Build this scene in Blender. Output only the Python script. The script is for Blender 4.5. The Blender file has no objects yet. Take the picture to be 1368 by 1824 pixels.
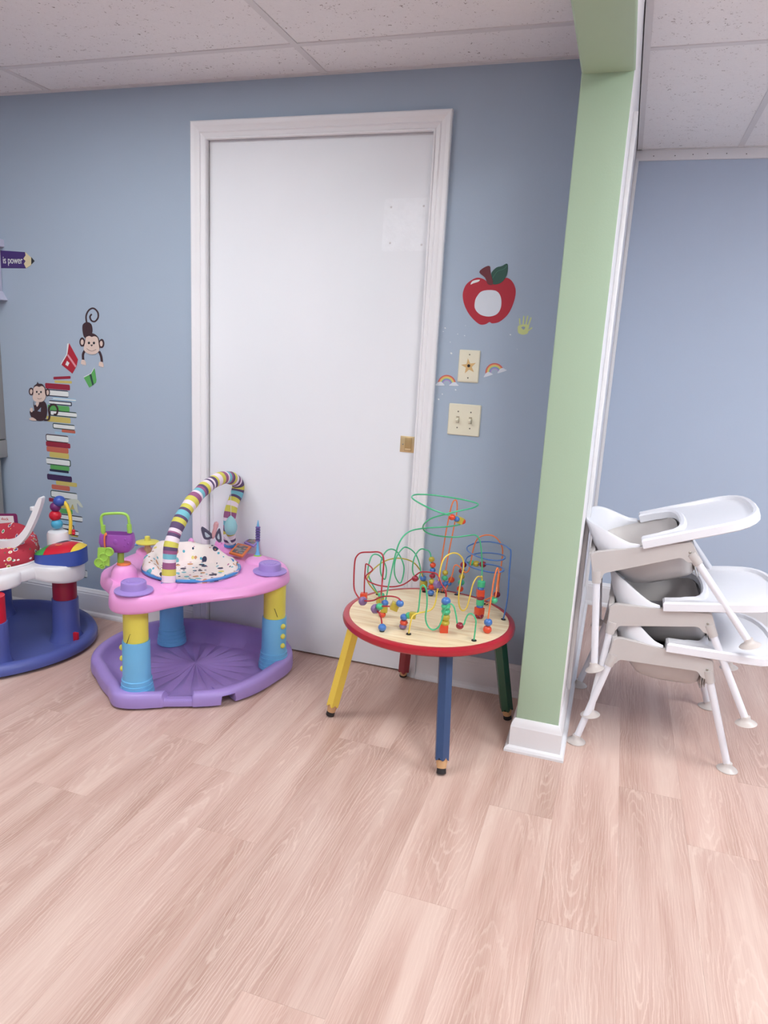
import bpy, bmesh, math, random
from mathutils import Vector, Matrix
random.seed(7)
PI = math.pi
scene = bpy.context.scene
COL = scene.collection

# ---------------------------------------------------------------- camera
CAM_F, CAM_H = 1287.43, 1.3047                     # focal length in pixels of the 1368 x 1824 frame, eye height
RIGHT = Vector((0.94901847, 0.31079364, 0.05264269))
DOWN = Vector((0.11717496, -0.19278267, -0.97422013))
FWD = Vector((-0.29263282, 0.93072131, -0.21937155))
EYE = Vector((0, 0, CAM_H))
cam_data = bpy.data.cameras.new('camera')
cam_data.sensor_fit = 'HORIZONTAL'; cam_data.sensor_width = 36.0
cam_data.lens = 36.0 * CAM_F / 1368.0
cam_data.clip_start = 0.02; cam_data.clip_end = 50
cam = bpy.data.objects.new('camera', cam_data); COL.objects.link(cam)
cam.matrix_world = Matrix(((RIGHT.x, -DOWN.x, -FWD.x, EYE.x), (RIGHT.y, -DOWN.y, -FWD.y, EYE.y),
                           (RIGHT.z, -DOWN.z, -FWD.z, EYE.z), (0, 0, 0, 1)))
scene.camera = cam

# ---------------------------------------------------------------- world, lamps, exposure
scene.view_settings.view_transform = 'Standard'
scene.view_settings.look = 'None'
scene.view_settings.gamma = 1.0
scene.view_settings.use_curve_mapping = False
scene.view_settings.exposure = -0.05
world = bpy.data.worlds.new('world'); scene.world = world; world.use_nodes = True
world.node_tree.nodes['Background'].inputs[0].default_value = (0.75, 0.85, 1.0, 1)
world.node_tree.nodes['Background'].inputs[1].default_value = 0.3
LAMP = 16.0            # emission of the ceiling lamps' diffusers

def at(px, py, axis, value):
    """pixel of the photograph -> point where its ray meets the plane axis = value"""
    q = FWD + RIGHT * ((px - 684) / CAM_F) + DOWN * ((py - 912) / CAM_F)
    i = 'XYZ'.index(axis); t = (value - EYE[i]) / q[i]
    return EYE + q * t
def at_plane(px, py, a, n):
    q = FWD + RIGHT * ((px - 684) / CAM_F) + DOWN * ((py - 912) / CAM_F)
    t = (Vector(a) - EYE).dot(n) / q.dot(n)
    return EYE + q * t

# ---------------------------------------------------------------- materials
def lin(v):
    v /= 255.0
    return v / 12.92 if v <= 0.04045 else ((v + 0.055) / 1.055) ** 2.4
def rgb(r, g, b): return (lin(r), lin(g), lin(b), 1)
MATS = {}
def mat(name, col, rough=0.45, var=0.06, scale=8.0, bump=0.0, bscale=60.0, metal=0.0, spec=0.5, coat=0.0, trans=0.0):
    if name in MATS: return MATS[name]
    m = bpy.data.materials.new(name); m.use_nodes = True; MATS[name] = m
    nt = m.node_tree; N, L = nt.nodes, nt.links; b = N['Principled BSDF']
    tc = N.new('ShaderNodeTexCoord'); no = N.new('ShaderNodeTexNoise')
    no.inputs['Scale'].default_value = scale; no.inputs['Detail'].default_value = 4
    L.new(tc.outputs['Object'], no.inputs['Vector'])
    hsv = N.new('ShaderNodeHueSaturation'); hsv.inputs['Color'].default_value = col
    mr = N.new('ShaderNodeMapRange'); mr.inputs['To Min'].default_value = 1 - var; mr.inputs['To Max'].default_value = 1 + var
    L.new(no.outputs['Fac'], mr.inputs['Value']); L.new(mr.outputs['Result'], hsv.inputs['Value'])
    L.new(hsv.outputs['Color'], b.inputs['Base Color'])
    b.inputs['Roughness'].default_value = rough; b.inputs['Metallic'].default_value = metal
    b.inputs['Specular IOR Level'].default_value = spec; b.inputs['Coat Weight'].default_value = coat
    b.inputs['Transmission Weight'].default_value = trans
    if bump:
        nb = N.new('ShaderNodeTexNoise'); nb.inputs['Scale'].default_value = bscale; nb.inputs['Detail'].default_value = 3
        L.new(tc.outputs['Object'], nb.inputs['Vector'])
        bp = N.new('ShaderNodeBump'); bp.inputs['Strength'].default_value = bump; bp.inputs['Distance'].default_value = 0.002
        L.new(nb.outputs['Fac'], bp.inputs['Height']); L.new(bp.outputs['Normal'], b.inputs['Normal'])
    return m
def ramp(N, stops, interp='LINEAR'):
    r = N.new('ShaderNodeValToRGB'); r.color_ramp.interpolation = interp; e = r.color_ramp.elements
    while len(e) > 1: e.remove(e[-1])
    e[0].position = stops[0][0]; e[0].color = stops[0][1]
    for p, c in stops[1:]: x = e.new(p); x.color = c
    return r

# ---------------------------------------------------------------- mesh helpers
def obj(name, bm, m, parent=None, smooth=35, loc=None):
    me = bpy.data.meshes.new(name)
    bmesh.ops.recalc_face_normals(bm, faces=bm.faces)
    bm.to_mesh(me); bm.free()
    for x in (m if isinstance(m, (list, tuple)) else [m]): me.materials.append(x)
    if smooth:
        me.shade_smooth(); me.set_sharp_from_angle(angle=math.radians(smooth))
    o = bpy.data.objects.new(name, me); COL.objects.link(o)
    if parent: o.parent = parent
    if loc is not None: o.location = loc
    return o
def share(src, name, parent=None, loc=(0, 0, 0), rot=(0, 0, 0)):
    o = bpy.data.objects.new(name, src.data); COL.objects.link(o); o.parent = parent
    o.location = loc; o.rotation_euler = rot
    return o
def tag(o, label, cat, group=None):
    o['label'] = label; o['category'] = cat
    if group: o['group'] = group
    return o
def thing(name, label, cat, loc=(0, 0, 0), rot=(0, 0, 0), group=None):
    o = bpy.data.objects.new(name, None); COL.objects.link(o); o.empty_display_size = 0.05
    o.location = loc; o.rotation_euler = rot
    return tag(o, label, cat, group)
def struct(o, label=None):
    o['kind'] = 'structure'
    if label: o['label'] = label
    return o
def B(): return bmesh.new()
def box(bm, lo, hi, mi=0, bevel=0.0, M=None):
    r = bmesh.ops.create_cube(bm, size=1.0)
    vs = r['verts']; lo, hi = Vector(lo), Vector(hi)
    for v in vs: v.co = Vector((lo[i] + (v.co[i] + 0.5) * (hi[i] - lo[i]) for i in range(3)))
    fs = set(f for v in vs for f in v.link_faces)
    if bevel:
        es = list(set(e for v in vs for e in v.link_edges))
        rr = bmesh.ops.bevel(bm, geom=es, offset=bevel, segments=2, affect='EDGES', profile=0.5)
        vs = list(set(rr['verts']) | set(v for v in vs if v.is_valid)); fs = set(f for v in vs for f in v.link_faces)
    if M is not None:
        for v in vs: v.co = M @ v.co
    for f in fs: f.material_index = mi
    return vs
def ring_faces(bm, rings, closed_u=True, cap0=False, cap1=False, mi=0):
    V = [[bm.verts.new(p) for p in r] for r in rings]
    n = len(V[0])
    for a, b in zip(V, V[1:]):
        for i in range(n if closed_u else n - 1):
            j = (i + 1) % n
            try:
                f = bm.faces.new((a[i], a[j], b[j], b[i])); f.material_index = mi
            except ValueError: pass
    if cap0: bm.faces.new(V[0]).material_index = mi
    if cap1: bm.faces.new(V[-1]).material_index = mi
    return V
def cone(bm, p0, p1, r0, r1, seg=16, caps=True, mi=0, spin=0.0):
    p0, p1 = Vector(p0), Vector(p1); d = (p1 - p0).normalized()
    a = d.orthogonal().normalized(); 
    if abs(d.z) > 0.5: a = (Vector((1, 0, 0)) - d * d.x).normalized()
    b = d.cross(a)
    rg = lambda p, r: [p + a * (r * math.cos(2 * PI * i / seg + spin)) + b * (r * math.sin(2 * PI * i / seg + spin)) for i in range(seg)]
    ring_faces(bm, [rg(p0, r0), rg(p1, r1)], True, caps, caps, mi)
def lathe(bm, prof, seg=24, M=None, mi=0, cap0=True, cap1=True):
    rings = []
    for r, z in prof:
        rr = [Vector((r * math.cos(2 * PI * i / seg), r * math.sin(2 * PI * i / seg), z)) for i in range(seg)]
        if M is not None: rr = [M @ v for v in rr]
        rings.append(rr)
    ring_faces(bm, rings, True, cap0, cap1, mi)
def ball(bm, c, r, seg=14, squash=1.0, M=None, mi=0):
    n = max(6, seg // 2 + 2)
    prof = [(max(1e-4, r * math.sin(PI * i / n)), -r * squash * math.cos(PI * i / n)) for i in range(n + 1)]
    T = Matrix.Translation(Vector(c))
    if M is not None: T = T @ M
    lathe(bm, prof, seg, T, mi, False, False)
def catmull(pts, n=6, closed=False):
    P = [Vector(p) for p in pts]; out = []; m = len(P)
    rng = range(m if closed else m - 1)
    for i in rng:
        if closed: a, b, c, d = P[i - 1], P[i], P[(i + 1) % m], P[(i + 2) % m]
        else: a, b, c, d = P[max(i - 1, 0)], P[i], P[i + 1], P[min(i + 2, m - 1)]
        for k in range(n):
            t = k / n
            out.append(0.5 * ((2 * b) + (c - a) * t + (2 * a - 5 * b + 4 * c - d) * t * t + (3 * b - a - 3 * c + d) * t ** 3))
    if not closed: out.append(P[-1])
    return out
def tube(bm, pts, r, seg=8, closed=False, caps=True, mi=0, uv=False, rfun=None, flat=None):
    P = [Vector(p) for p in pts]; n = len(P); rings = []
    nrm = None; L = [0.0]
    for i in range(1, n): L.append(L[-1] + (P[i] - P[i - 1]).length)
    for i in range(n):
        if closed: t = P[(i + 1) % n] - P[i - 1]
        else: t = P[min(i + 1, n - 1)] - P[max(i - 1, 0)]
        t.normalize()
        if nrm is None: nrm = t.orthogonal().normalized()
        nrm = (nrm - t * nrm.dot(t)).normalized(); bn = t.cross(nrm)
        rr = rfun(L[i] / L[-1]) if rfun else r
        f = flat or 1.0
        rings.append([P[i] + nrm * (rr * math.cos(2 * PI * k / seg)) + bn * (rr * f * math.sin(2 * PI * k / seg)) for k in range(seg)])
    if closed: rings.append(rings[0][:])
    V = ring_faces(bm, rings, True, caps and not closed, caps and not closed, mi)
    if uv:
        lay = bm.loops.layers.uv.verify(); idx = {}
        for i, rg in enumerate(V):
            for k, v in enumerate(rg): idx[v] = L[min(i, n - 1)] / L[-1]
        for f in bm.faces:
            for l in f.loops:
                if l.vert in idx: l[lay].uv = (idx[l.vert], 0.5)
    return V
def prism(bm, outline, z0, z1, M=None, mi=0):
    a = [Vector((x, y, z0)) for x, y in outline]; b = [Vector((x, y, z1)) for x, y in outline]
    if M is not None: a = [M @ v for v in a]; b = [M @ v for v in b]
    ring_faces(bm, [a, b], True, True, True, mi)
def rounded(outline, r, n=4):
    """round the corners of a convex-ish 2d outline"""
    out = []; m = len(outline)
    for i in range(m):
        p, a, b = Vector(outline[i]), Vector(outline[i - 1]), Vector(outline[(i + 1) % m])
        da, db = (a - p), (b - p); k = min(r, da.length * 0.45, db.length * 0.45)
        s, e = p + da.normalized() * k, p + db.normalized() * k
        for j in range(n + 1):
            t = j / n; out.append(tuple(s * (1 - t) ** 2 + p * 2 * t * (1 - t) + e * t * t))
    return out
def sweep(path, prof, put, closed=False):
    """profile (outward offset, height) carried along a 2d path with mitred corners; put(x, y, h) -> 3d point; returns rings"""
    P = [Vector(p) for p in path]; n = len(P); rings = []
    for i in range(n):
        d0 = (P[i] - P[i - 1]).normalized() if (i > 0 or closed) else None
        d1 = (P[(i + 1) % n] - P[i]).normalized() if (i < n - 1 or closed) else None
        d0 = d0 or d1; d1 = d1 or d0
        n0, n1 = Vector((d0.y, -d0.x)), Vector((d1.y, -d1.x))
        mn = (n0 + n1); mn = mn / mn.length_squared * 2 if mn.length > 1e-6 else n0
        rings.append([put(P[i].x + mn.x * o, P[i].y + mn.y * o, h) for o, h in prof])
    return rings
# ================================================================ the room
D = 2.6795          # front of the blue wall
HL, HR = 2.263, 2.300   # the two suspended ceilings
XG0, XG1 = -0.2105, -0.068  # partition
YP = 2.279          # its green end
DR = 3.958          # far wall of the other room
X0, X1, Y0 = -3.7, 2.9, -2.6

def paint(name, col, rough=0.55, var=0.03, spots=None):
    return mat(name, col, rough, var, 1.5, 0.12, 220.0, spec=0.35)
M_blue = paint('blue_wall_paint', rgb(168, 183, 200))
M_green = paint('green_wall_paint', rgb(172, 195, 168))
M_white = mat('white_trim_paint', rgb(238, 237, 239), 0.38, 0.03, 5, 0.05, 120)
M_door = mat('white_door_paint', rgb(237, 239, 243), 0.45, 0.02, 2.5, 0.04, 90)
M_dark = mat('dark_gap', rgb(40, 38, 40), 0.8)

# ---- floor boards
def floor_mat():
    m = bpy.data.materials.new('limed_oak_boards'); m.use_nodes = True
    nt = m.node_tree; N, L = nt.nodes, nt.links; b = N['Principled BSDF']
    tc = N.new('ShaderNodeTexCoord'); oi = N.new('ShaderNodeObjectInfo')
    sh = N.new('ShaderNodeVectorMath'); sh.operation = 'MULTIPLY_ADD'
    cx = N.new('ShaderNodeCombineXYZ')
    for k, s in enumerate((37.0, 91.0, 13.0)):
        mm = N.new('ShaderNodeMath'); mm.operation = 'MULTIPLY'; mm.inputs[1].default_value = s
        L.new(oi.outputs['Random'], mm.inputs[0]); L.new(mm.outputs[0], cx.inputs[k])
    sh.inputs[1].default_value = (1, 1, 1)
    L.new(tc.outputs['Object'], sh.inputs[0]); L.new(cx.outputs[0], sh.inputs[2])
    def mapped(sx, sy):
        mp = N.new('ShaderNodeMapping'); mp.inputs['Scale'].default_value = (sx, sy, 1); L.new(sh.outputs[0], mp.inputs['Vector']); return mp
    def noise(sx, sy, sc, det, rough=0.5, dist=0.0):
        n = N.new('ShaderNodeTexNoise'); n.inputs['Scale'].default_value = sc; n.inputs['Detail'].default_value = det
        n.inputs['Roughness'].default_value = rough; n.inputs['Distortion'].default_value = dist
        L.new(mapped(sx, sy).outputs[0], n.inputs['Vector']); return n
    # growth rings: contour lines of a smooth field stretched along the board
    def mth(op, a, b=None, c=None):
        n = N.new('ShaderNodeMath'); n.operation = op
        for k, v in enumerate((a, b, c)):
            if v is None: continue
            if isinstance(v, (int, float)): n.inputs[k].default_value = v
            else: L.new(v, n.inputs[k])
        return n.outputs[0]
    # nested long ovals round a heart that lies somewhere along each board (flat-sawn figure)
    so = N.new('ShaderNodeSeparateXYZ'); L.new(tc.outputs['Object'], so.inputs[0])
    rx = mth('MULTIPLY_ADD', mth('FRACT', mth('MULTIPLY', oi.outputs['Random'], 53.7)), 0.10, -0.05)
    ry = mth('MULTIPLY_ADD', mth('FRACT', mth('MULTIPLY', oi.outputs['Random'], 17.3)), 1.1, -0.55)
    warp = noise(1.0, 0.22, 9.0, 2.0, 0.5); jit = noise(1.0, 0.30, 90.0, 3.0, 0.6)
    ox = mth('MULTIPLY_ADD', warp.outputs['Fac'], 0.07, -0.035)
    dx = mth('ADD', mth('SUBTRACT', so.outputs[0], rx), ox); dy = mth('MULTIPLY', mth('SUBTRACT', so.outputs[1], ry), 0.085)
    rad = mth('SQRT', mth('ADD', mth('MULTIPLY', dx, dx), mth('MULTIPLY', dy, dy)))
    w2 = noise(1.0, 0.10, 22.0, 2.0, 0.5)
    s2n = mth('ADD', mth('MULTIPLY', mth('POWER', rad, 0.8), 88.0), mth('ADD', mth('MULTIPLY', w2.outputs['Fac'], 4.0), mth('MULTIPLY', jit.outputs['Fac'], 0.9)))
    class _S: outputs = [s2n]
    s2 = _S
    fr = N.new('ShaderNodeMath'); fr.operation = 'FRACT'; L.new(s2.outputs[0], fr.inputs[0])
    lines = ramp(N, [(0, (0, 0, 0, 1)), (0.62, (0.06, 0.06, 0.06, 1)), (0.80, (1, 1, 1, 1)), (0.90, (0.7, 0.7, 0.7, 1)), (1.0, (0, 0, 0, 1))]); L.new(fr.outputs[0], lines.inputs[0])
    patch = noise(1.0, 0.35, 9.0, 2.0); pr = ramp(N, [(0.36, (0.10, 0.10, 0.10, 1)), (0.60, (1, 1, 1, 1))]); L.new(patch.outputs['Fac'], pr.inputs[0])
    lm = N.new('ShaderNodeMath'); lm.operation = 'MULTIPLY'; L.new(lines.outputs[0], lm.inputs[0]); L.new(pr.outputs[0], lm.inputs[1])
    fib = noise(1.0, 0.018, 420.0, 3.0, 0.65); fr2 = ramp(N, [(0.40, (0, 0, 0, 1)), (0.66, (1, 1, 1, 1))]); L.new(fib.outputs['Fac'], fr2.inputs[0])
    broad = noise(1.0, 0.09, 14.0, 3.0); br = ramp(N, [(0.33, rgb(182, 146, 132)), (0.50, rgb(197, 162, 149)), (0.68, rgb(213, 184, 171))]); L.new(broad.outputs['Fac'], br.inputs[0])
    tone = N.new('ShaderNodeHueSaturation'); mr = N.new('ShaderNodeMapRange'); mr.inputs['To Min'].default_value = 0.93; mr.inputs['To Max'].default_value = 1.05
    L.new(oi.outputs['Random'], mr.inputs['Value']); L.new(mr.outputs['Result'], tone.inputs['Value']); L.new(br.outputs[0], tone.inputs['Color'])
    m1 = N.new('ShaderNodeMixRGB'); m1.inputs['Color2'].default_value = rgb(230, 208, 195)
    f1 = N.new('ShaderNodeMath'); f1.operation = 'MULTIPLY'; f1.inputs[1].default_value = 0.46; L.new(lm.outputs[0], f1.inputs[0])
    L.new(f1.outputs[0], m1.inputs['Fac']); L.new(tone.outputs[0], m1.inputs['Color1'])
    m2 = N.new('ShaderNodeMixRGB'); m2.inputs['Color2'].default_value = rgb(224, 200, 187)
    f2 = N.new('ShaderNodeMath'); f2.operation = 'MULTIPLY'; f2.inputs[1].default_value = 0.40; L.new(fr2.outputs[0], f2.inputs[0])
    L.new(f2.outputs[0], m2.inputs['Fac']); L.new(m1.outputs[0], m2.inputs['Color1'])
    L.new(m2.outputs[0], b.inputs['Base Color'])
    b.inputs['Roughness'].default_value = 0.42; b.inputs['Specular IOR Level'].default_value = 0.35
    bp = N.new('ShaderNodeBump'); bp.inputs['Strength'].default_value = 0.12; bp.inputs['Distance'].default_value = 0.001
    L.new(fib.outputs['Fac'], bp.inputs['Height']); L.new(bp.outputs['Normal'], b.inputs['Normal'])
    return m
M_floor = floor_mat()
bm = B(); box(bm, (X0 - .1, Y0 - .1, -0.12), (X1 + .1, DR + .15, -0.012))
floor = struct(obj('floor', bm, mat('floor_screed', rgb(150, 125, 110), 0.8)), 'pale limed oak laminate floor')
PW, PL = 0.184, 1.22
JOINT = {-6: 1.52, -4: 1.785, -3: 1.52, -2: 2.108, 0: 1.487, 2: 1.53, 3: 2.187, 4: 1.966}   # board column -> seen end joint
plank_meshes = {}
def plank(col, ya, yb):
    L_ = round(yb - ya, 3); k = L_
    if k not in plank_meshes:
        bm = B(); w = PW / 2 - 0.00005; l = L_ / 2 - 0.00005; c = 0.00035
        ring_faces(bm, [[(-w, -l, -0.011), (w, -l, -0.011), (w, l, -0.011), (-w, l, -0.011)],
                        [(-w, -l, -c), (w, -l, -c), (w, l, -c), (-w, l, -c)],
                        [(-w + c, -l + c, 0), (w - c, -l + c, 0), (w - c, l - c, 0), (-w + c, l - c, 0)]], True, True, True)
        plank_meshes[k] = obj('floor_board', bm, M_floor, floor, 0); o = plank_meshes[k]
    else:
        o = share(plank_meshes[k], 'floor_board', floor)
    o.location = (-0.414 + (col + 0.5) * PW, (ya + yb) / 2, 0)
for col in range(-17, 16):
    x = -0.414 + col * PW
    ytop = DR - 0.003 if x > -0.16 else D + 0.06
    ybot = -1.4
    j = JOINT.get(col, 0.30 + ((col * 0.413) % 1.22))
    y = j - math.ceil((j - ybot) / PL) * PL
    while y < ytop:
        a, b_ = max(y, ybot), min(y + PL, ytop)
        if b_ - a > 0.02: plank(col, a, b_)
        y += PL
# ---- walls
OPX0, OPX1, OPZ = -1.661, -0.722, 2.077      # opening of the doorway
bm = B()
box(bm, (X0, D, 0), (OPX0, D + .14, HL + .25)); box(bm, (OPX1, D, 0), (XG0 + .02, D + .14, HL + .25)); box(bm, (OPX0, D, OPZ), (OPX1, D + .14, HL + .25))
wall_back = struct(obj('wall_back', bm, M_blue, smooth=0), 'blue wall with the white door')
bm = B(); box(bm, (X0 - .1, Y0, 0), (X0, D + .14, HL + .25)); struct(obj('wall_left', bm, M_blue, smooth=0))
bm = B(); box(bm, (X0 - .1, Y0 - .1, 0), (X1 + .1, Y0, HR + .25)); struct(obj('wall_front', bm, M_blue, smooth=0))
bm = B(); box(bm, (X1, Y0, 0), (X1 + .1, DR + .1, HR + .25)); struct(obj('wall_right', bm, M_blue, smooth=0))
bm = B(); box(bm, (XG0 - .3, DR, 0), (X1, DR + .1, HR + .25)); struct(obj('wall_far', bm, mat('pale_blue_paint', rgb(190, 204, 224), 0.55, 0.03, 1.5, 0.12, 220, spec=.35), smooth=0), 'pale blue wall behind the high chairs')
# partition ending in the green face, white on the side of the other room
bm = B(); rings = []
r_ = 0.006
outl = [(XG0, DR, 1), (XG0, YP + r_, 1), (XG0 + r_ * .3, YP + r_ * .3, 0), (XG0 + r_, YP, 0), (XG1 - r_, YP, 0), (XG1 - r_ * .3, YP + r_ * .3, 2), (XG1, YP + r_, 2), (XG1, DR, 2)]
lo = [bm.verts.new((x, y, 0)) for x, y, _ in outl]; hi = [bm.verts.new((x, y, HR + .25)) for x, y, _ in outl]
for i in range(len(outl) - 1):
    f = bm.faces.new((lo[i], lo[i + 1], hi[i + 1], hi[i])); f.material_index = outl[i][2] if i not in (1, 2) else 0
struct(obj('wall_partition', bm, [M_green, M_blue, M_white], smooth=40), 'partition with a light green end face')
ZB = 2.08
bm = B(); Lb = YP + 0.004
pr_ = [(XG0, HR + .25, 0), (XG0, ZB + .006, 0), (XG0 + .006, ZB, 0), (XG1 - .006, ZB, 0), (XG1 + .001, ZB + .004, 2), (XG1 + .004, ZB + .012, 2), (XG1 + .004, HR + .25, 2)]
a = [bm.verts.new((x, Y0, z)) for x, z, _ in pr_]; b2 = [bm.verts.new((x, Lb, z)) for x, z, _ in pr_]
for i in range(len(pr_) - 1):
    f = bm.faces.new((a[i], a[i + 1], b2[i + 1], b2[i])); f.material_index = pr_[i][2]
struct(obj('trim_beam', bm, [M_green, M_blue, M_white], smooth=40), 'green boxed beam across the opening')
# white strips on the far side of the partition: casing and corner board
bm = B(); box(bm, (XG1, 2.60, 0.10), (XG1 + .015, 2.675, 2.075), bevel=0.003); struct(obj('trim_1', bm, M_white), 'white casing strip beside the green end')
bm = B(); box(bm, (XG1, DR - .07, 0.0), (XG1 + .016, DR, HR - .05), bevel=0.003); struct(obj('trim_2', bm, M_white), 'white corner board at the far wall')
bm = B(); box(bm, (XG1, DR - .016, HR - .047), (X1, DR, HR - .001), bevel=0.002); to = struct(obj('trim_3', bm, M_white), 'white nailed strip under the far ceiling edge')
for k in range(9):
    bm = B(); ball(bm, (0.02 + k * .083 + random.uniform(-.02, .02), DR - .0162, HR - .024 + random.uniform(-.006, .006)), 0.0022, 8); obj('nail_head', bm, M_dark, to)

# ---- baseboards
BASE = [(0, 0), (.024, 0), (.024, .008), (.021, .016), (.015, .020), (.013, .022), (.013, .104), (.011, .109), (.012, .114), (.008, .120), (.006, .126), (.003, .130), (0, .130)]
def baseboard(name, path, label=None, prof=BASE):
    bm = B(); rings = sweep(path, prof, lambda x, y, h: Vector((x, y, h)))
    ring_faces(bm, rings, True, True, True)
    return struct(obj(name, bm, M_white, smooth=18), label)
baseboard('baseboard_back', [(X0, D), (-1.712, D)], 'white baseboard left of the door')
baseboard('baseboard_back.001', [(-0.666, D), (XG0, D)], 'white baseboard right of the door')
baseboard('baseboard_far', [(XG1 + .016, DR), (X1, DR)], 'white baseboard behind the high chairs', [(o, h * 1.0) for o, h in BASE])
PB = [(0, 0), (.028, 0), (.028, .008), (.024, .016), (.016, .019), (.014, .020), (.014, .088), (.012, .094), (.011, .100), (.005, .112), (.002, .116), (0, .116)]
baseboard('baseboard_partition', [(XG0, DR - .2), (XG0, YP), (XG1, YP), (XG1, DR - .05)][::1], 'white baseboard wrapped around the green end', PB)

# ---- the door
door = bpy.data.objects.new('door_1', None); COL.objects.link(door); door.location = ((OPX0 + OPX1) / 2, D, 0)
struct(door, 'plain white pocket door in a moulded white casing')
def dl(v): return Vector(v) - door.location
def dbox(lo, hi, **k):
    bm = B(); box(bm, dl(lo), dl(hi), **k); return bm
obj('door_panel', dbox((OPX0 + .018, D + .018, 0.008), (OPX1 + .03, D + .053, OPZ - .012)), M_door, door, 0)
obj('door_backing', dbox((OPX0, D + .10, 0.0), (OPX1, D + .11, OPZ)), M_dark, door, 0)
obj('jamb', dbox((OPX0, D - .002, 0), (OPX0 + .015, D + .10, OPZ)), M_white, door, 0)
obj('jamb', dbox((OPX0 + .015, D - .002, OPZ - .013), (OPX1, D + .012, OPZ)), M_white, door, 0)
CP = [(0, 0), (0, .009), (.003, .012), (.009, .012), (.012, .008), (.016, .010), (.030, .012), (.034, .015), (.040, .013), (.060, .017), (.066, .020), (.082, .021), (.088, .018), (.088, 0)]
CX0, CX1, CZ = -1.642, -0.733, 2.060
CP = [(o * .75, t) for o, t in CP]
path = [(CX0, 0), (CX0, CZ), (CX1, CZ), (CX1, 0)]
rings = sweep(path, [(-o, t) for o, t in CP], lambda x, z, t: dl((x, D - t, z)))
for i in range(3):
    bm = B(); ring_faces(bm, [rings[i], rings[i + 1]], True, True, True); obj('casing', bm, M_white, door, 30)
M_brass = mat('brass', rgb(216, 190, 144), 0.32, 0.08, 30, metal=0.45)
YD = D + .018
pa, pb = at(714, 776, 'Y', YD), at(739, 807, 'Y', YD)
bm = B(); box(bm, dl((pa.x, YD - .003, pb.z)), dl((pb.x + .006, YD + .001, pa.z)), bevel=.0012)
pull = obj('flush_pull', bm, M_brass, door); pull['label'] = 'small brass flush pull'
ca, cb = at(722, 779, 'Y', YD), at(733, 804, 'Y', YD)
bm = B(); box(bm, dl((ca.x, YD - .0042, cb.z)), dl((cb.x, YD - .002, ca.z)), bevel=.0008); obj('pull_cup', bm, mat('brass_shade', rgb(190, 160, 112), 0.35, 0.1, 30, metal=0.45), pull)
bm = B(); box(bm, dl((ca.x + .002, YD - .006, cb.z + .002)), dl((cb.x - .002, YD - .003, cb.z + .010)), bevel=.001); obj('pull_lip', bm, M_brass, pull)
sc_ = at(718, 791, 'Y', YD); bm = B(); ball(bm, dl((sc_.x, YD - .003, sc_.z)), .003, 10); obj('screw', bm, mat('steel', rgb(170, 165, 155), .3, metal=.9), pull)
# repainted patch where a sheet once hung
qa, qb = at(684, 354, 'Y', YD), at(760, 449, 'Y', YD)
bm = B(); prism(bm, rounded([(qa.x, qb.z), (qb.x, qb.z + .004), (qb.x + .004, qa.z + .002), (qa.x + .004, qa.z)], .012), 0, .0009, Matrix.Translation(dl((0, YD, 0))) @ Matrix.Rotation(PI / 2, 4, 'X'))
patch = obj('paint_patch', bm, mat('patch_paint', rgb(240, 242, 246), .35, .05, 40, .5, 90), door, 0)
for u, v in [(697, 369), (755, 367), (695, 433), (751, 436)]:
    s = at(u, v, 'Y', YD); bm = B(); ball(bm, dl((s.x, YD - .0008, s.z)), .0042, 10, .25, Matrix.Rotation(PI / 2, 4, 'X')); obj('filled_hole', bm, mat('filler', rgb(214, 212, 214), .6), patch)

# ---- ceilings
def tile_mat():
    m = bpy.data.materials.new('fissured_tile'); m.use_nodes = True
    nt = m.node_tree; N, L = nt.nodes, nt.links; b = N['Principled BSDF']
    tc = N.new('ShaderNodeTexCoord'); oi = N.new('ShaderNodeObjectInfo')
    ad = N.new('ShaderNodeVectorMath'); ad.operation = 'ADD'; L.new(tc.outputs['Object'], ad.inputs[0])
    mu = N.new('ShaderNodeMath'); mu.operation = 'MULTIPLY'; mu.inputs[1].default_value = 50; L.new(oi.outputs['Random'], mu.inputs[0]); L.new(mu.outputs[0], ad.inputs[1])
    n1 = N.new('ShaderNodeTexNoise'); n1.inputs['Scale'].default_value = 110; n1.inputs['Detail'].default_value = 2; n1.inputs['Distortion'].default_value = 1.2; L.new(ad.outputs[0], n1.inputs['Vector'])
    n2 = N.new('ShaderNodeTexNoise'); n2.inputs['Scale'].default_value = 25; n2.inputs['Detail'].default_value = 2; L.new(ad.outputs[0], n2.inputs['Vector'])
    a = N.new('ShaderNodeMath'); a.operation = 'MULTIPLY_ADD'; a.inputs[1].default_value = 0.35; L.new(n2.outputs['Fac'], a.inputs[0]); L.new(n1.outputs['Fac'], a.inputs[2])
    r = ramp(N, [(0.0, rgb(118, 108, 106)), (0.45, rgb(150, 140, 138)), (0.485, rgb(238, 237, 238)), (1, rgb(243, 242, 243))]); L.new(a.outputs[0], r.inputs[0])
    L.new(r.outputs[0], b.inputs['Base Color']); b.inputs['Roughness'].default_value = 0.9; b.inputs['Specular IOR Level'].default_value = 0.1
    n3 = N.new('ShaderNodeTexNoise'); n3.inputs['Scale'].default_value = 300; L.new(ad.outputs[0], n3.inputs['Vector'])
    bp = N.new('ShaderNodeBump'); bp.inputs['Strength'].default_value = .25; bp.inputs['Distance'].default_value = .001; L.new(n3.outputs['Fac'], bp.inputs['Height']); L.new(bp.outputs['Normal'], b.inputs['Normal'])
    return m
M_tile = tile_mat()
M_grid = mat('grid_white', rgb(222, 220, 221), 0.5, 0.03)
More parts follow.
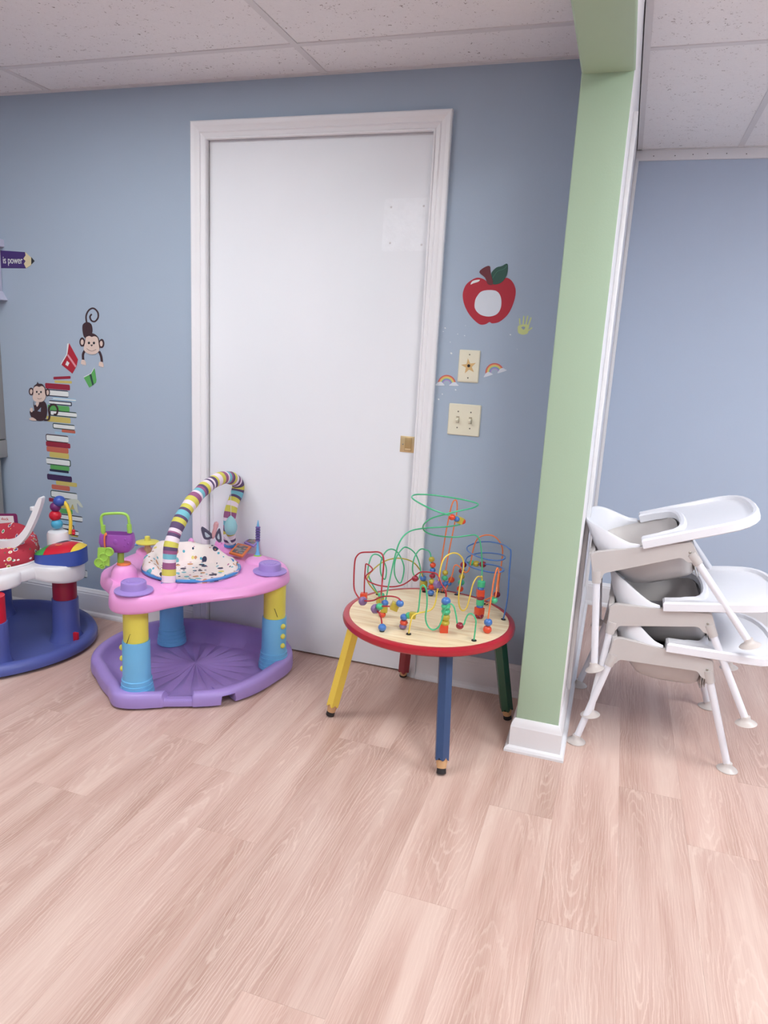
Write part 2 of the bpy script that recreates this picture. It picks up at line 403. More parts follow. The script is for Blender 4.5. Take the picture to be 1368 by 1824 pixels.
def ceiling(name, xs, ys, H, lamps, label):
    bm = B(); box(bm, (xs[0], ys[0], H + .06), (xs[-1], ys[-1], H + .12))
    c = struct(obj(name, bm, M_white, smooth=0), label)
    for i in range(len(xs) - 1):
        for j in range(len(ys) - 1):
            if (i, j) in lamps: continue
            bm = B(); w, h = (xs[i + 1] - xs[i]) / 2 - .003, (ys[j + 1] - ys[j]) / 2 - .003
            box(bm, (-w, -h, 0), (w, h, .015)); obj('ceiling_tile', bm, M_tile, c, 0, ((xs[i] + xs[i + 1]) / 2, (ys[j] + ys[j + 1]) / 2, H + .0035))
    for x in xs[1:-1]:
        bm = B(); box(bm, (x - .012, ys[0], H), (x + .012, ys[-1], H + .0032)); box(bm, (x - .0012, ys[0], H + .0032), (x + .0012, ys[-1], H + .035)); obj('grid_bar', bm, M_grid, c, 0)
    for y in ys[1:-1]:
        for i in range(len(xs) - 1):
            bm = B(); box(bm, (xs[i] + .012, y - .012, H + .0004), (xs[i + 1] - .012, y + .012, H + .0034)); obj('grid_bar', bm, M_grid, c, 0)
    for lo, hi in [((xs[0], ys[-1] - .022, H - .001), (xs[-1], ys[-1], H + .003)), ((xs[0], ys[0], H - .001), (xs[0] + .022, ys[-1], H + .003)), ((xs[-1] - .022, ys[0], H - .001), (xs[-1], ys[-1], H + .003))]:
        bm = B(); box(bm, lo, hi); obj('wall_angle', bm, M_grid, c, 0)
    return c
def lamp_mat(name, col, s):
    m = bpy.data.materials.new(name); m.use_nodes = True; b = m.node_tree.nodes['Principled BSDF']
    b.inputs['Base Color'].default_value = (.8, .8, .8, 1); b.inputs['Emission Color'].default_value = col; b.inputs['Emission Strength'].default_value = s
    return m
def ceiling_light(xa, xb, ya, yb, H, label, s):
    t = thing('ceiling_light', label, 'ceiling light', ((xa + xb) / 2, (ya + yb) / 2, H), group='recessed ceiling lamps')
    w, h = (xb - xa) / 2 - .004, (yb - ya) / 2 - .004
    bm = B()
    for lo, hi in [((-w, -h, -.004), (-w + .03, h, .04)), ((w - .03, -h, -.004), (w, h, .04)), ((-w + .03, -h, -.004), (w - .03, -h + .03, .04)), ((-w + .03, h - .03, -.004), (w - .03, h, .04))]: box(bm, lo, hi)
    obj('lamp_frame', bm, M_grid, t, 0)
    bm = B(); box(bm, (-w + .03, -h + .03, -.003), (w - .03, h - .03, .006)); obj('diffuser', bm, lamp_mat('lamp_diffuser', (.94, .975, 1.0, 1), s), t, 0)
LX = [X0, -2.372, -1.153, XG0 - .0]
LY = [Y0, -1.85, -1.24, -.63, -.02, .59, 1.20, 1.81, 2.42, D]
RX = [XG1 + .004, .389, .999, 1.608, 2.218, X1]
RY = [Y0, -2.13, -.91, .31, 1.53, 2.749, DR]
struct_l = ceiling('ceiling', LX, LY, HL, [(1, 6), (1, 2)], 'suspended ceiling of speckled tiles over the toys')
struct_r = ceiling('ceiling.001', RX, RY, HR, [(1, 3), (3, 1), (3, 4)], 'suspended ceiling of speckled tiles over the high chairs')
ceiling_light(-2.372, -1.153, 1.20, 1.81, HL, 'long white ceiling lamp above the pink activity saucer', LAMP * .8)
ceiling_light(-2.372, -1.153, -1.24, -.63, HL, 'long white ceiling lamp behind the viewer, over the toy side', LAMP * 1.2)
ceiling_light(.389, .999, .31, 1.53, HR, 'long white ceiling lamp in front of the high chairs', LAMP * 1.15)
ceiling_light(1.608, 2.218, -2.13, -.91, HR, 'long white ceiling lamp behind the viewer, far right', LAMP)
ceiling_light(1.608, 2.218, 1.53, 2.749, HR, 'long white ceiling lamp to the right of the high chairs', LAMP * 1.5)
# ================================================================ bead maze table
CT = {'red': (176, 28, 44), 'green': (60, 176, 112), 'yellow': (238, 196, 52), 'orange': (240, 128, 70), 'blue': (70, 120, 190),
      'olive': (196, 176, 60), 'purple': (132, 104, 150), 'dkred': (150, 24, 48), 'vermilion': (224, 74, 40), 'wood': (236, 212, 172),
      'navy': (54, 76, 116), 'dgreen': (20, 78, 54), 'lyellow': (240, 208, 80), 'mint': (72, 190, 136)}
def gl(c, rough=0.28): return mat('gloss_' + c, rgb(*CT[c]), rough, 0.04, 30, coat=0.3)
ZT = 0.40
TC = Vector((-0.553, 2.350, 0))
maze = thing('bead_maze_table', 'round low table with pencil legs and a colourful wire bead maze', 'activity table', TC)
def ml(v): return Vector(v) - TC
def wood_top():
    m = bpy.data.materials.new('maple_top'); m.use_nodes = True
    nt = m.node_tree; N, L = nt.nodes, nt.links; b = N['Principled BSDF']
    tc = N.new('ShaderNodeTexCoord'); mp = N.new('ShaderNodeMapping'); mp.inputs['Scale'].default_value = (1, 9, 1); mp.inputs['Rotation'].default_value = (0, 0, .5)
    L.new(tc.outputs['Object'], mp.inputs['Vector']); n = N.new('ShaderNodeTexNoise'); n.inputs['Scale'].default_value = 7; n.inputs['Detail'].default_value = 5; n.inputs['Distortion'].default_value = .6
    L.new(mp.outputs[0], n.inputs['Vector']); r = ramp(N, [(.3, rgb(222, 192, 148)), (.5, rgb(238, 216, 178)), (.7, rgb(244, 228, 196))]); L.new(n.outputs['Fac'], r.inputs[0])
    L.new(r.outputs[0], b.inputs['Base Color']); b.inputs['Roughness'].default_value = .35
    return m
RT = 0.292
bm = B(); lathe(bm, [(RT - .012, ZT - .024), (RT - .012, ZT)], 72); obj('table_top', bm, wood_top(), maze)
bm = B(); prof = [(RT - .012, ZT - .026), (RT + .002, ZT - .027), (RT + .009, ZT - .021), (RT + .011, ZT - .012), (RT + .008, ZT - .003), (RT, ZT + .0015), (RT - .010, ZT + .0015), (RT - .012, ZT)]
lathe(bm, prof + [prof[0]], 72, None, 0, False, False); obj('edge_band', bm, gl('red'), maze)
# pencil legs
def pencil_leg(top, foot, c):
    top, foot = ml(top), ml(foot); d = (foot - top).normalized(); Lg = (foot - top).length
    sp = {'navy': .2, 'dgreen': .1}.get(c, 0.3)
    bm = B(); p_end = top + d * (Lg - .050); R_ = .0245
    a = (Vector((1, 0, 0)) - d * d.x).normalized(); b = d.cross(a)
    n = 24; rings = []
    def hexr(k):
        ang = 2 * PI * k / n; s = ang % (PI / 3) - PI / 6
        return R_ * math.cos(PI / 6) / math.cos(s), ang + sp
    rg0, rg1 = [], []
    for k in range(n):
        rr, an = hexr(k); v = a * (rr * math.cos(an)) + b * (rr * math.sin(an))
        rg0.append(top + v); rg1.append(p_end + v + d * (0.010 * abs(math.cos(3 * (an - sp)))))
    ring_faces(bm, [rg0, rg1], True, True, True); lg = obj('leg', bm, gl(c, .35), maze, 25); lg['label'] = {'navy': 'blue', 'dgreen': 'green', 'lyellow': 'yellow', 'dkred': 'dark red'}[c] + ' pencil leg'
    bm = B(); cone(bm, p_end - d * .004, top + d * (Lg - .016), R_ * .84, .0150, 20); obj('pencil_tip', bm, mat('raw_wood', rgb(214, 168, 122), .6, .08, 30), lg)
    bm = B(); cone(bm, top + d * (Lg - .018), foot, .0145, .0155, 20); obj('rubber_foot', bm, mat('black_rubber', rgb(38, 34, 36), .6), lg)
zt_ = ZT - .026
pencil_leg(at(634, 1106, 'Z', zt_), at(588, 1273, 'Z', .004), 'lyellow')
pencil_leg(at(795, 1152, 'Z', zt_), at(786, 1377, 'Z', .004), 'navy')
pencil_leg(at(888, 1118, 'Z', zt_), at(904, 1279, 'Z', .004), 'dgreen')
pencil_leg(at(731, 1085, 'Z', zt_), at(718, 1203, 'Z', .004), 'dkred')
# wires: traced over the photograph, laid in upright planes through the holes they stand in
K7 = 4.1455
def W(u, v): return (600 + u / K7, 860 + v / K7)
def hole(u, v):
    q = at(*W(u, v), 'Z', ZT + .001) - TC; r = math.hypot(q.x, q.y)
    if r > .262: q.x *= .262 / r; q.y *= .262 / r
    return q + TC
VH = Vector((FWD.x, FWD.y, 0)).normalized()
def plane_of(A, B_):
    d = (B_ - A); d.z = 0; n = Vector((-d.y, d.x, 0)).normalized()
    if n.dot(VH) < 0: n = -n
    if n.dot(VH) < 0.5: n = (n + VH).normalized()
    return n
WR = 0.0026
def grommet(P):
    bm = B(); lathe(bm, [(.0085, 0), (.0085, .0018), (.0055, .0026)], 16, Matrix.Translation(ml(P))); obj('grommet', bm, mat('black_rubber', rgb(38, 34, 36), .6), maze)
def wire(c, pts, A, B_, both=True):
    A, B_ = hole(*A), hole(*B_); n = plane_of(A, B_); P = [A]
    for q in pts:
        dd = q[2] if len(q) > 2 else 0.0
        f = len(P) / (len(pts) + 1.0)
        P.append(at_plane(*W(q[0], q[1]), A + n * dd, n))
    P.append(B_)
    for i in range(1, len(P) - 1): P[i].z = max(P[i].z, ZT + .006)
    bm = B(); tube(bm, [ml(p) for p in catmull(P, 6)], WR, 8); obj('wire', bm, gl(c, .35), maze, 60)
    grommet(A); grommet(B_)
    return A, n
def bead(c, u, v, A, n, kind='ball', r=.0105, d=0.0, axis='Z'):
    r *= 1.1; P = ml(at_plane(*W(u, v), A + n * d, n)); P.z = max(P.z, ZT + .0085); bm = B()
    if kind == 'ball': ball(bm, P, r, 16, .92)
    elif kind == 'disc':
        R_ = Matrix.Rotation(PI / 2, 4, 'Y') @ Matrix.Rotation(.5, 4, 'X') if axis == 'X' else Matrix()
        lathe(bm, [(r * .35, -r * .55), (r * .8, -r * .5), (r, 0), (r * .8, r * .5), (r * .35, r * .55)], 18, Matrix.Translation(P) @ R_)
    elif kind == 'cube': box(bm, (-r, -r, -r), (r, r, r), 0, .002, Matrix.Translation(P) @ Matrix.Rotation(random.uniform(.1, .9), 4, 'Z') @ Matrix.Rotation(0.35 if axis == 'X' else 0, 4, 'Y'))
    elif kind == 'drum': lathe(bm, [(r * .85, -r * .85), (r * 1.05, -r * .7), (r * 1.05, r * .7), (r * .85, r * .85)], 18, Matrix.Translation(P))
    obj('bead', bm, gl(c), maze, 40)
def stack(base, items):
    A = hole(*base)
    for c, u, v, *k in items: bead(c, u, v, A, VH, *(k or ['ball']))
# tall green spiral
A, n = wire('mint', [(350, 900), (366, 840), (392, 710), (430, 540), (470, 425), (535, 360, .02), (640, 336, .05), (800, 325, .06), (900, 310, .03), (946, 286, 0), (915, 262, -.03), (850, 245, -.05), (720, 203, -.05), (620, 155, -.03), (562, 118, 0), (556, 98, .03),
    (590, 86, .06), (680, 88, .07), (800, 102, .07), (950, 128, .05), (1030, 150, .02), (1040, 166, 0), (1000, 186, -.03), (900, 208, -.05), (790, 235, -.05), (700, 262, -.03), (648, 300, 0), (636, 335, .03), (665, 368, .05), (750, 392, .06), (870, 401, .05), (960, 391, .03), (1020, 386, .01), (1050, 412), (1065, 480), (1072, 600), (1070, 720), (1060, 900)], (330, 985), (1053, 992))
bead('vermilion', 850, 254, A, n, d=-.05); bead('blue', 885, 268, A, n, 'ball', .0095, -.045); bead('olive', 903, 275, A, n, 'cube', .0105, -.03, 'X'); bead('vermilion', 927, 284, A, n, 'ball', .0105, -.01)
# orange hairpin
A, n = wire('orange', [(762, 680), (770, 600), (800, 400), (835, 220), (855, 148), (875, 127), (888, 150), (885, 220), (860, 350), (830, 500), (805, 640)], (757, 770), (797, 775))
stack((797, 778), [('olive', 800, 663), ('mint', 797, 703), ('blue', 800, 745)])
stack((757, 782), [('blue', 765, 755, 'ball', .0125)])
# orange arch at the right
A, n = wire('orange', [(848, 690), (865, 622), (885, 607), (912, 627), (945, 660), (972, 648), (990, 580), (1010, 480), (1042, 410), (1100, 386), (1160, 395), (1205, 440), (1224, 500), (1215, 600), (1195, 740), (1182, 820)], (838, 750), (1175, 850))
stack((835, 760), [('vermilion', 846, 716, 'ball', .0115), ('blue', 828, 742)])
bead('dkred', 1182, 824, A, n, 'ball', .0115)
A, n = wire('orange', [(1117, 1000), (1135, 880), (1158, 725), (1178, 645), (1189, 631), (1194, 670), (1180, 770), (1166, 850)], (1110, 1105), (1160, 885))
bead('mint', 1160, 866, A, n, 'ball', .0115); stack((1110, 1105), [('blue', 1117, 1030, 'ball', .013), ('vermilion', 1111, 1082, 'ball', .0135)])
# blue spiral
A, n = wire('blue', [(1260, 850), (1274, 650), (1285, 515), (1270, 485), (1220, 455, .03), (1130, 436, .05), (1040, 440, .05), (975, 465, .03), (960, 485, 0), (975, 510, -.02), (1040, 545, -.04), (1120, 568, -.04), (1200, 573, -.02), (1243, 556, 0), (1220, 532, .03), (1130, 518, .05), (1040, 521, .05), (972, 545, .03), (952, 575, 0), (965, 600, -.02), (1000, 625, -.03), (1080, 650, -.04), (1160, 663, -.03), (1220, 655, -.01), (1233, 640, .01), (1200, 618, .03), (1130, 603, .04), (1078, 600, .04), (1030, 596, .04), (985, 590, .03), (945, 585, .02), (932, 610), (915, 760)], (1245, 1010), (908, 808))
bead('dkred', 1078, 602, A, n, 'ball', .012, .04); bead('olive', 1030, 597, A, n, 'ball', .0115, .04); bead('mint', 994, 591, A, n, 'ball', .0105, .035)
stack((908, 808), [('dkred', 935, 605, 'ball', .0115), ('dkred', 922, 650), ('olive', 922, 692), ('mint', 919, 736, 'ball', .0115), ('vermilion', 910, 783, 'ball', .012)])
# yellow wave in front
A, n = wire('lyellow', [(540, 1055), (560, 985), (610, 960), (680, 945), (722, 900), (745, 780), (762, 650), (790, 562), (840, 523), (890, 523), (928, 560), (936, 620), (916, 720), (900, 830), (905, 912), (930, 944), (960, 918), (985, 830), (1005, 750), (1035, 698), (1060, 695), (1072, 720)], (530, 1118), (1053, 992))
stack((1053, 995), [('mint', 1067, 745, 'drum', .012), ('blue', 1062, 780, 'disc', .0115), ('vermilion', 1060, 812, 'cube', .0115), ('dkred', 1059, 845, 'disc', .014), ('mint', 1058, 880, 'drum', .012), ('blue', 1056, 910, 'disc', .0115), ('vermilion', 1052, 945, 'cube', .012), ('dkred', 1052, 980, 'disc', .0145)])
# green wave in front
A, n = wire('mint', [(1022, 1080), (1026, 1012), (1000, 970), (970, 973), (950, 1010), (938, 1045), (908, 1056), (890, 1040), (880, 980), (865, 917), (840, 894), (810, 912), (790, 960), (765, 1040), (740, 1075), (702, 1084), (668, 1050), (655, 990), (666, 900), (662, 800), (645, 760), (622, 768), (612, 850), (603, 935), (585, 972), (540, 980), (503, 988), (490, 1020)], (1012, 1165), (487, 1075))
bead('dkred', 908, 1056, A, n, 'ball', .0115); bead('olive', 560, 978, A, n, 'cube', .0095); bead('mint', 533, 980, A, n, 'ball', .0115)
stack((487, 1078), [('blue', 495, 992, 'ball', .0115), ('vermilion', 495, 1031, 'disc', .0125), ('purple', 488, 1058, 'disc', .012)])
# red loop at the left
A, n = wire('red', [(333, 1045), (320, 975), (285, 930), (318, 914), (350, 912), (400, 912), (440, 908), (474, 890), (470, 868), (440, 845), (380, 837), (320, 845), (270, 868), (215, 872), (165, 850), (130, 790), (126, 700), (132, 590), (145, 545), (180, 516), (250, 512), (310, 512), (340, 538), (346, 600), (336, 720), (328, 820)], (333, 1095), (325, 898))
stack((333, 1097), [('blue', 335, 1068, 'ball', .0125)])
stack((325, 898), [('mint', 328, 832, 'ball', .0115), ('olive', 320, 870, 'cube', .0105)])
bead('purple', 285, 930, A, n, 'disc', .0155, 0, 'X'); bead('mint', 316, 914, A, n, 'ball', .0115); bead('olive', 427, 911, A, n, 'cube', .0115, 0, 'X'); bead('blue', 466, 891, A, n, 'ball', .0115); bead('purple', 192, 874, A, n, 'disc', .0145, 0, 'X')
stack((330, 990), [('blue', 355, 888, 'ball', .0115), ('olive', 350, 930, 'cube', .0105), ('vermilion', 335, 970, 'ball', .0115)])
# red zigzag
A, n = wire('red', [(203, 760), (210, 630), (220, 599), (264, 640), (217, 685), (228, 722), (300, 755), (400, 768), (480, 755), (540, 720), (580, 685), (620, 660), (680, 660), (740, 676), (775, 750), (800, 790), (806, 850)], (200, 862), (788, 1095))
bead('dkred', 578, 707, A, n, 'ball', .0105); bead('purple', 741, 748, A, n, 'disc', .014, 0, 'X'); bead('vermilion', 199, 838, hole(200, 862), VH, 'cube', .0115)
stack((788, 1098), [('blue', 806, 875, 'ball', .0145), ('mint', 805, 912, 'disc', .0145), ('mint', 805, 950, 'disc', .0145), ('olive', 803, 993, 'ball', .0135), ('olive', 799, 1033, 'disc', .0145), ('vermilion', 789, 1072, 'cube', .0125)])
# yellow arc and green coil at the back
wire('olive', [(225, 720), (270, 640), (350, 580), (430, 558), (500, 562), (560, 585), (603, 628), (632, 685)], (215, 790), (645, 805))
stack((645, 803), [('blue', 637, 705, 'ball', .0115), ('olive', 640, 745, 'cube', .0105), ('dkred', 645, 782)])
wire('mint', [(232, 680), (245, 570), (275, 528, .01), (325, 548, .02), (365, 630, .01), (355, 712, 0), (325, 670, -.015), (325, 585, -.015), (360, 510, 0), (410, 490, .015), (460, 530, .02), (496, 630, .01), (470, 740, 0), (428, 680, -.015), (432, 570, -.015), (480, 490, 0), (520, 478, .015), (582, 528, .02), (618, 640, .01), (598, 715, 0), (560, 655, -.015), (570, 560, -.015), (608, 497, 0), (650, 493, .01), (695, 545)], (225, 792), (693, 832))
stack((693, 832), [('olive', 700, 565), ('vermilion', 709, 607), ('blue', 707, 646), ('dkred', 705, 687), ('olive', 700, 728), ('vermilion', 698, 768), ('blue', 695, 812, 'ball', .0115)])
# ================================================================ pink and purple activity saucer
SC = Vector((-1.494, 2.345, 0))
saucer = thing('activity_saucer', 'pink and purple baby activity saucer with a striped toy arch', 'activity saucer', SC)
def sl(v): return Vector(v) - SC
def C2(u, v): return (150 + u / 3.508, 820 + v / 3.508)
def plastic(n, c, rough=.38): return mat('plastic_' + n, rgb(*c), rough, .03, 12)
P_purple = plastic('purple', (166, 142, 208)); P_pink = plastic('pink', (236, 160, 216)); P_sky = plastic('sky_blue', (116, 186, 230)); P_yel = plastic('soft_yellow', (232, 220, 92))
P_lil = plastic('lilac', (160, 134, 204)); P_lime = plastic('lime', (158, 206, 84)); P_vio = plastic('violet', (152, 80, 168)); P_ora = plastic('orange', (232, 124, 66)); P_bl = plastic('mid_blue', (72, 140, 200))
def polar(ctrl):
    c = sorted((a % 360, r) for a, r in ctrl); n = len(c)
    def f(deg):
        deg %= 360
        for i in range(n):
            a, b = c[i], c[(i + 1) % n]; bb = b[0] + (360 if i == n - 1 else 0); d = deg + (360 if deg < a[0] and i == n - 1 else 0)
            if a[0] <= d <= bb:
                p, q = c[i - 1], c[(i + 2) % n]; t = (d - a[0]) / (bb - a[0])
                p0 = (p[0] - (360 if i == 0 else 0)); q0 = q[0] + (360 if i + 2 >= n else 0)
                m1 = (b[1] - p[1]) / (bb - p0) * (bb - a[0]); m2 = (q[1] - a[1]) / (q0 - a[0]) * (bb - a[0])
                return (2 * t ** 3 - 3 * t * t + 1) * a[1] + (t ** 3 - 2 * t * t + t) * m1 + (-2 * t ** 3 + 3 * t * t) * b[1] + (t ** 3 - t * t) * m2
        return c[0][1]
    return f
def step(x, a, b): t = min(1, max(0, (x - a) / (b - a))); return t * t * (3 - 2 * t)
def polar_mesh(bm, prof, n=300, ctr=(0, 0)):
    """prof(theta_deg) -> list of (radius, z) from the centre outwards"""
    rings = None
    for k in range(n):
        th = 360.0 * k / n; c, s = math.cos(math.radians(th)), math.sin(math.radians(th))
        col = [Vector((ctr[0] + r * c, ctr[1] + r * s, z)) for r, z in prof(th)]
        if rings is None: rings = [[] for _ in col]
        for i, v in enumerate(col): rings[i].append(v)
    ring_faces(bm, rings, True, True, True)
TR = polar([(-157, .405), (-142, .37), (-118, .36), (-103, .384), (-80, .320), (-58, .309), (-41, .320), (-25, .320), (4, .336), (29, .386), (46, .385), (62, .358), (80, .318), (100, .312), (120, .345), (140, .39), (160, .415), (180, .42)])
ZRIM = polar([(-157, .07), (-100, .062), (-60, .058), (-20, .062), (20, .072), (60, .095), (90, .104), (130, .098), (170, .08)])
def tray(th):
    R, z = TR(th), ZRIM(th); t = (th + 180) % 360 - 180
    h = step(t, -79.5, -78.5) - step(t, -60, -59)                # hand grip: the rim drops
    z = z * (1 - h) + (.036 + .0015 * (math.sin(t * 4.2) > 0)) * h; ro = R - .006 * h
    nt = step(t, -41, -40.6) - step(t, -31.4, -31)              # slot cut into the lower edge
    zb = .006 + .034 * nt
    star = (abs(((th * 20 / 360.0) % 1.0) - .5) * 2) ** .7
    def fl(r): return .022 + .020 * math.exp(-(r / .05) ** 2) + (  .011 * star * step(r, .015, .06) * (1 - step(r, .17, .24)))
    w = max(.10, R - .085)
    return [(.002, fl(0))] + [(w * k / 9.0, fl(w * k / 9.0)) for k in range(1, 10)] + [(R - .055, .026 + (z - .026) * .35), (R - .045, z * .85), (R - .036, z * .985), (R - .026, z), (R - .012, z - .001), (ro - .003, z - .007), (ro, z - .018 if h < .5 else z - .006), (ro + .002, max(.024, zb + .004)), (ro, max(zb + .002, .009)), (ro - .008, zb), (ro - .05, zb + .002), (.1, .008)]
bm = B(); polar_mesh(bm, tray, 480); obj('base_tray', bm, P_purple, saucer, 50)
# legs
LEGS = [(-.060, -.290, -1), (.279, .133, 1), (-.222, .166, 0)]
for lx, ly, side in LEGS:
    up = bm = B(); lathe(bm, [(.0435, .19), (.0435, .40)], 28, Matrix.Translation((lx, ly, 0)))
    leg = obj('leg', bm, P_yel, saucer)
    bm = B(); lathe(bm, [(.050, .02), (.061, .028), (.0605, .045), (.0575, .046), (.058, .060), (.0555, .061), (.056, .075), (.053, .076), (.054, .092), (.050, .094), (.0490, .150), (.0485, .236), (.0468, .240), (.0440, .240)], 32, Matrix.Translation((lx, ly, 0)))
    obj('leg_socket', bm, P_sky, leg, 30)
    ang = {-1: math.radians(205), 1: math.radians(-20), 0: math.radians(140)}[side]
    for zz in (.210, .168, .128):
        bm = B(); ball(bm, (lx + .0485 * math.cos(ang), ly + .0485 * math.sin(ang), zz), .011, 14); obj('button', bm, P_yel, leg)
    if side:
        q = sl(at(*(C2(285, 1090) if side < 0 else C2(1190, 930)), 'Y', SC.y + ly - .042)); e = sl(at(*(C2(265, 1147) if side < 0 else C2(1208, 980)), 'Y', SC.y + ly - .045))
        bm = B(); tube(bm, [q + Vector((.004 if side < 0 else -.002, 0, .002)), q, e], .0011, 6); obj('slit', bm, mat('dark_gap', rgb(40, 38, 40), .8), leg)
# deck
DRr = polar([(-152, .348), (-128, .318), (-104, .378), (-88, .352), (-75, .295), (-55, .265), (-33, .272), (-10, .302), (10, .335), (25, .362), (45, .368), (60, .355), (80, .318), (100, .312), (120, .328), (138, .362), (152, .375), (165, .362), (180, .345), (-165, .335)])
ZLOW = polar([(-150, .372), (-102, .362), (-75, .378), (-40, .388), (-10, .386), (25, .380), (60, .37), (90, .375), (145, .36), (180, .372)])
def deck(th):
    R, zb = DRr(th), ZLOW(th)
    sc = .016 * math.exp(-(((th - 232 + 180) % 360 - 180) / 13.0) ** 2) + .010 * math.exp(-(((th - 335 + 180) % 360 - 180) / 16.0) ** 2) + .008 * math.exp(-(((th - 285 + 180) % 360 - 180) / 12.0) ** 2)
    return [(.005, .345), (.135, .350), (.150, .428), (R * .62, .436 - sc * .3), (R * .74, .430 - sc), (R - .045, .429 - sc), (R - .020, .431 - sc * .5), (R - .009, .426), (R - .002, .416), (R + .001, .402), (R + .003, zb + .012), (R + .001, zb + .004), (R - .006, zb), (R - .016, zb + .003), (R - .022, zb + .02), (.148, .395), (.146, .36)]
bm = B(); polar_mesh(bm, deck, 240)
def dome(px, z0, r, h, bot=None):
    c = sl(at(*C2(*px), 'Z', z0)); lathe(bm, [(r * 1.1, z0 - .012), (r, z0), (r * .93, z0 + h * .45), (r * .78, z0 + h * .78), (r * .55, z0 + h * .97), (r * .3, z0 + h)], 28, Matrix.Translation((c.x, c.y, 0)))
    return Vector((c.x, c.y, z0 + h))
bag0 = dome((250, 720), .43, .048, .045); dome((530, 785), .428, .032, .012); dome((900, 560), .43, .040, .034); dome((1080, 640), .43, .050, .022); dome((385, 575), .43, .04, .02)
obj('deck', bm, P_pink, saucer, 50)
for px, rr, hh in [((668, 545), .017, .055), ((840, 560), .020, .06)]:            # pink fins behind the seat
    c = sl(at(*C2(*px), 'Z', .43)); bm = B(); ball(bm, (c.x, c.y, .44), rr, 18, hh / rr * .6, Matrix.Diagonal((1, .55, 1, 1))); obj('fin', bm, P_pink, saucer)
# lilac hats on the two front corners
for px in ((310, 815), (1160, 695)):
    c = sl(at(*C2(*px), 'Z', .432)); bm = B()
    lathe(bm, [(.060, .430), (.066, .432), (.066, .436), (.052, .440), (.0455, .442), (.044, .446), (.043, .464), (.041, .4675), (.036, .469), (.0355, .4678), (.026, .4678), (.0255, .4695), (.015, .4695), (.0145, .4705), (.004, .4705)], 36, Matrix.Translation((c.x, c.y, 0)))
    obj('hat_cap', bm, P_lil, saucer, 30)
# seat
def seat_fabric():
    m = bpy.data.materials.new('printed_seat_cloth'); m.use_nodes = True
    nt = m.node_tree; N, L = nt.nodes, nt.links; b = N['Principled BSDF']; tc = N.new('ShaderNodeTexCoord')
    col = None; base = rgb(240, 226, 226); prev = None
    mixb = N.new('ShaderNodeMixRGB'); n0 = N.new('ShaderNodeTexNoise'); n0.inputs['Scale'].default_value = 9; L.new(tc.outputs['Object'], n0.inputs['Vector']); L.new(n0.outputs['Fac'], mixb.inputs['Fac'])
    mixb.inputs['Color1'].default_value = rgb(242, 216, 222); mixb.inputs['Color2'].default_value = rgb(240, 236, 222); prev = mixb.outputs[0]
    for k, (sc, thr, cols) in enumerate([(29, .33, [(112, 186, 196), (60, 62, 92), (206, 150, 110), (120, 180, 190), (70, 60, 80), (226, 210, 120)]), (44, .22, [(50, 60, 90), (190, 110, 150), (90, 170, 190), (170, 120, 80)])]):
        v = N.new('ShaderNodeTexVoronoi'); v.inputs['Scale'].default_value = sc; mp = N.new('ShaderNodeMapping'); mp.inputs['Location'].default_value = (k * 3.1, k, 0); mp.inputs['Scale'].default_value = (1, 1, .8)
        L.new(tc.outputs['Object'], mp.inputs['Vector']); L.new(mp.outputs[0], v.inputs['Vector'])
        sx = N.new('ShaderNodeSeparateColor'); L.new(v.outputs['Color'], sx.inputs[0])
        rp = ramp(N, [(i / len(cols), rgb(*c)) for i, c in enumerate(cols)], 'CONSTANT'); L.new(sx.outputs[0], rp.inputs[0])
        lt = N.new('ShaderNodeMath'); lt.operation = 'LESS_THAN'; lt.inputs[1].default_value = thr; L.new(v.outputs['Distance'], lt.inputs[0])
        lt2 = N.new('ShaderNodeMath'); lt2.operation = 'GREATER_THAN'; lt2.inputs[1].default_value = .12; L.new(sx.outputs[1], lt2.inputs[0])
        mm = N.new('ShaderNodeMath'); mm.operation = 'MULTIPLY'; L.new(lt.outputs[0], mm.inputs[0]); L.new(lt2.outputs[0], mm.inputs[1])
        mx = N.new('ShaderNodeMixRGB'); L.new(mm.outputs[0], mx.inputs['Fac']); L.new(prev, mx.inputs['Color1']); L.new(rp.outputs[0], mx.inputs['Color2']); prev = mx.outputs[0]
    L.new(prev, b.inputs['Base Color']); b.inputs['Roughness'].default_value = .85
    return m
sc0 = sl(at(*C2(672, 668), 'Z', .44))
def zlip(th): return .462 + .046 * math.cos(math.radians(th - 150)) + .006 * math.sin(math.radians(th * 5)) + .004 * math.sin(math.radians(th * 9 + 40))
def rs(th): return .176 + .006 * math.cos(math.radians(2 * th))
def seatp(th):
    r, z = rs(th), zlip(th); w = .004 * math.sin(math.radians(th * 7)) + .003 * math.sin(math.radians(th * 13))
    return [(r - .01, .432), (r + w * .3, .438), (r + .004 + w, .45), (r - .002 + w, z - .012), (r - .012 + w, z - .002), (r - .026, z), (r - .040 - w, z - .010), (r - .056 - w, z * .5 + .2), (r - .075, .392), (r - .10, .372), (.04, .362), (.004, .362)]
bm = B(); polar_mesh(bm, seatp, 160, (sc0.x, sc0.y)); seat = obj('seat', bm, seat_fabric(), saucer, 80); seat['label'] = 'pale cloth seat printed with small ice creams'
bm = B(); tube(bm, [(sc0.x + (rs(t) + .003) * math.cos(math.radians(t)), sc0.y + (rs(t) + .003) * math.sin(math.radians(t)), .441) for t in range(0, 360, 6)], .006, 8, True); obj('seat_ring', bm, P_bl, seat)
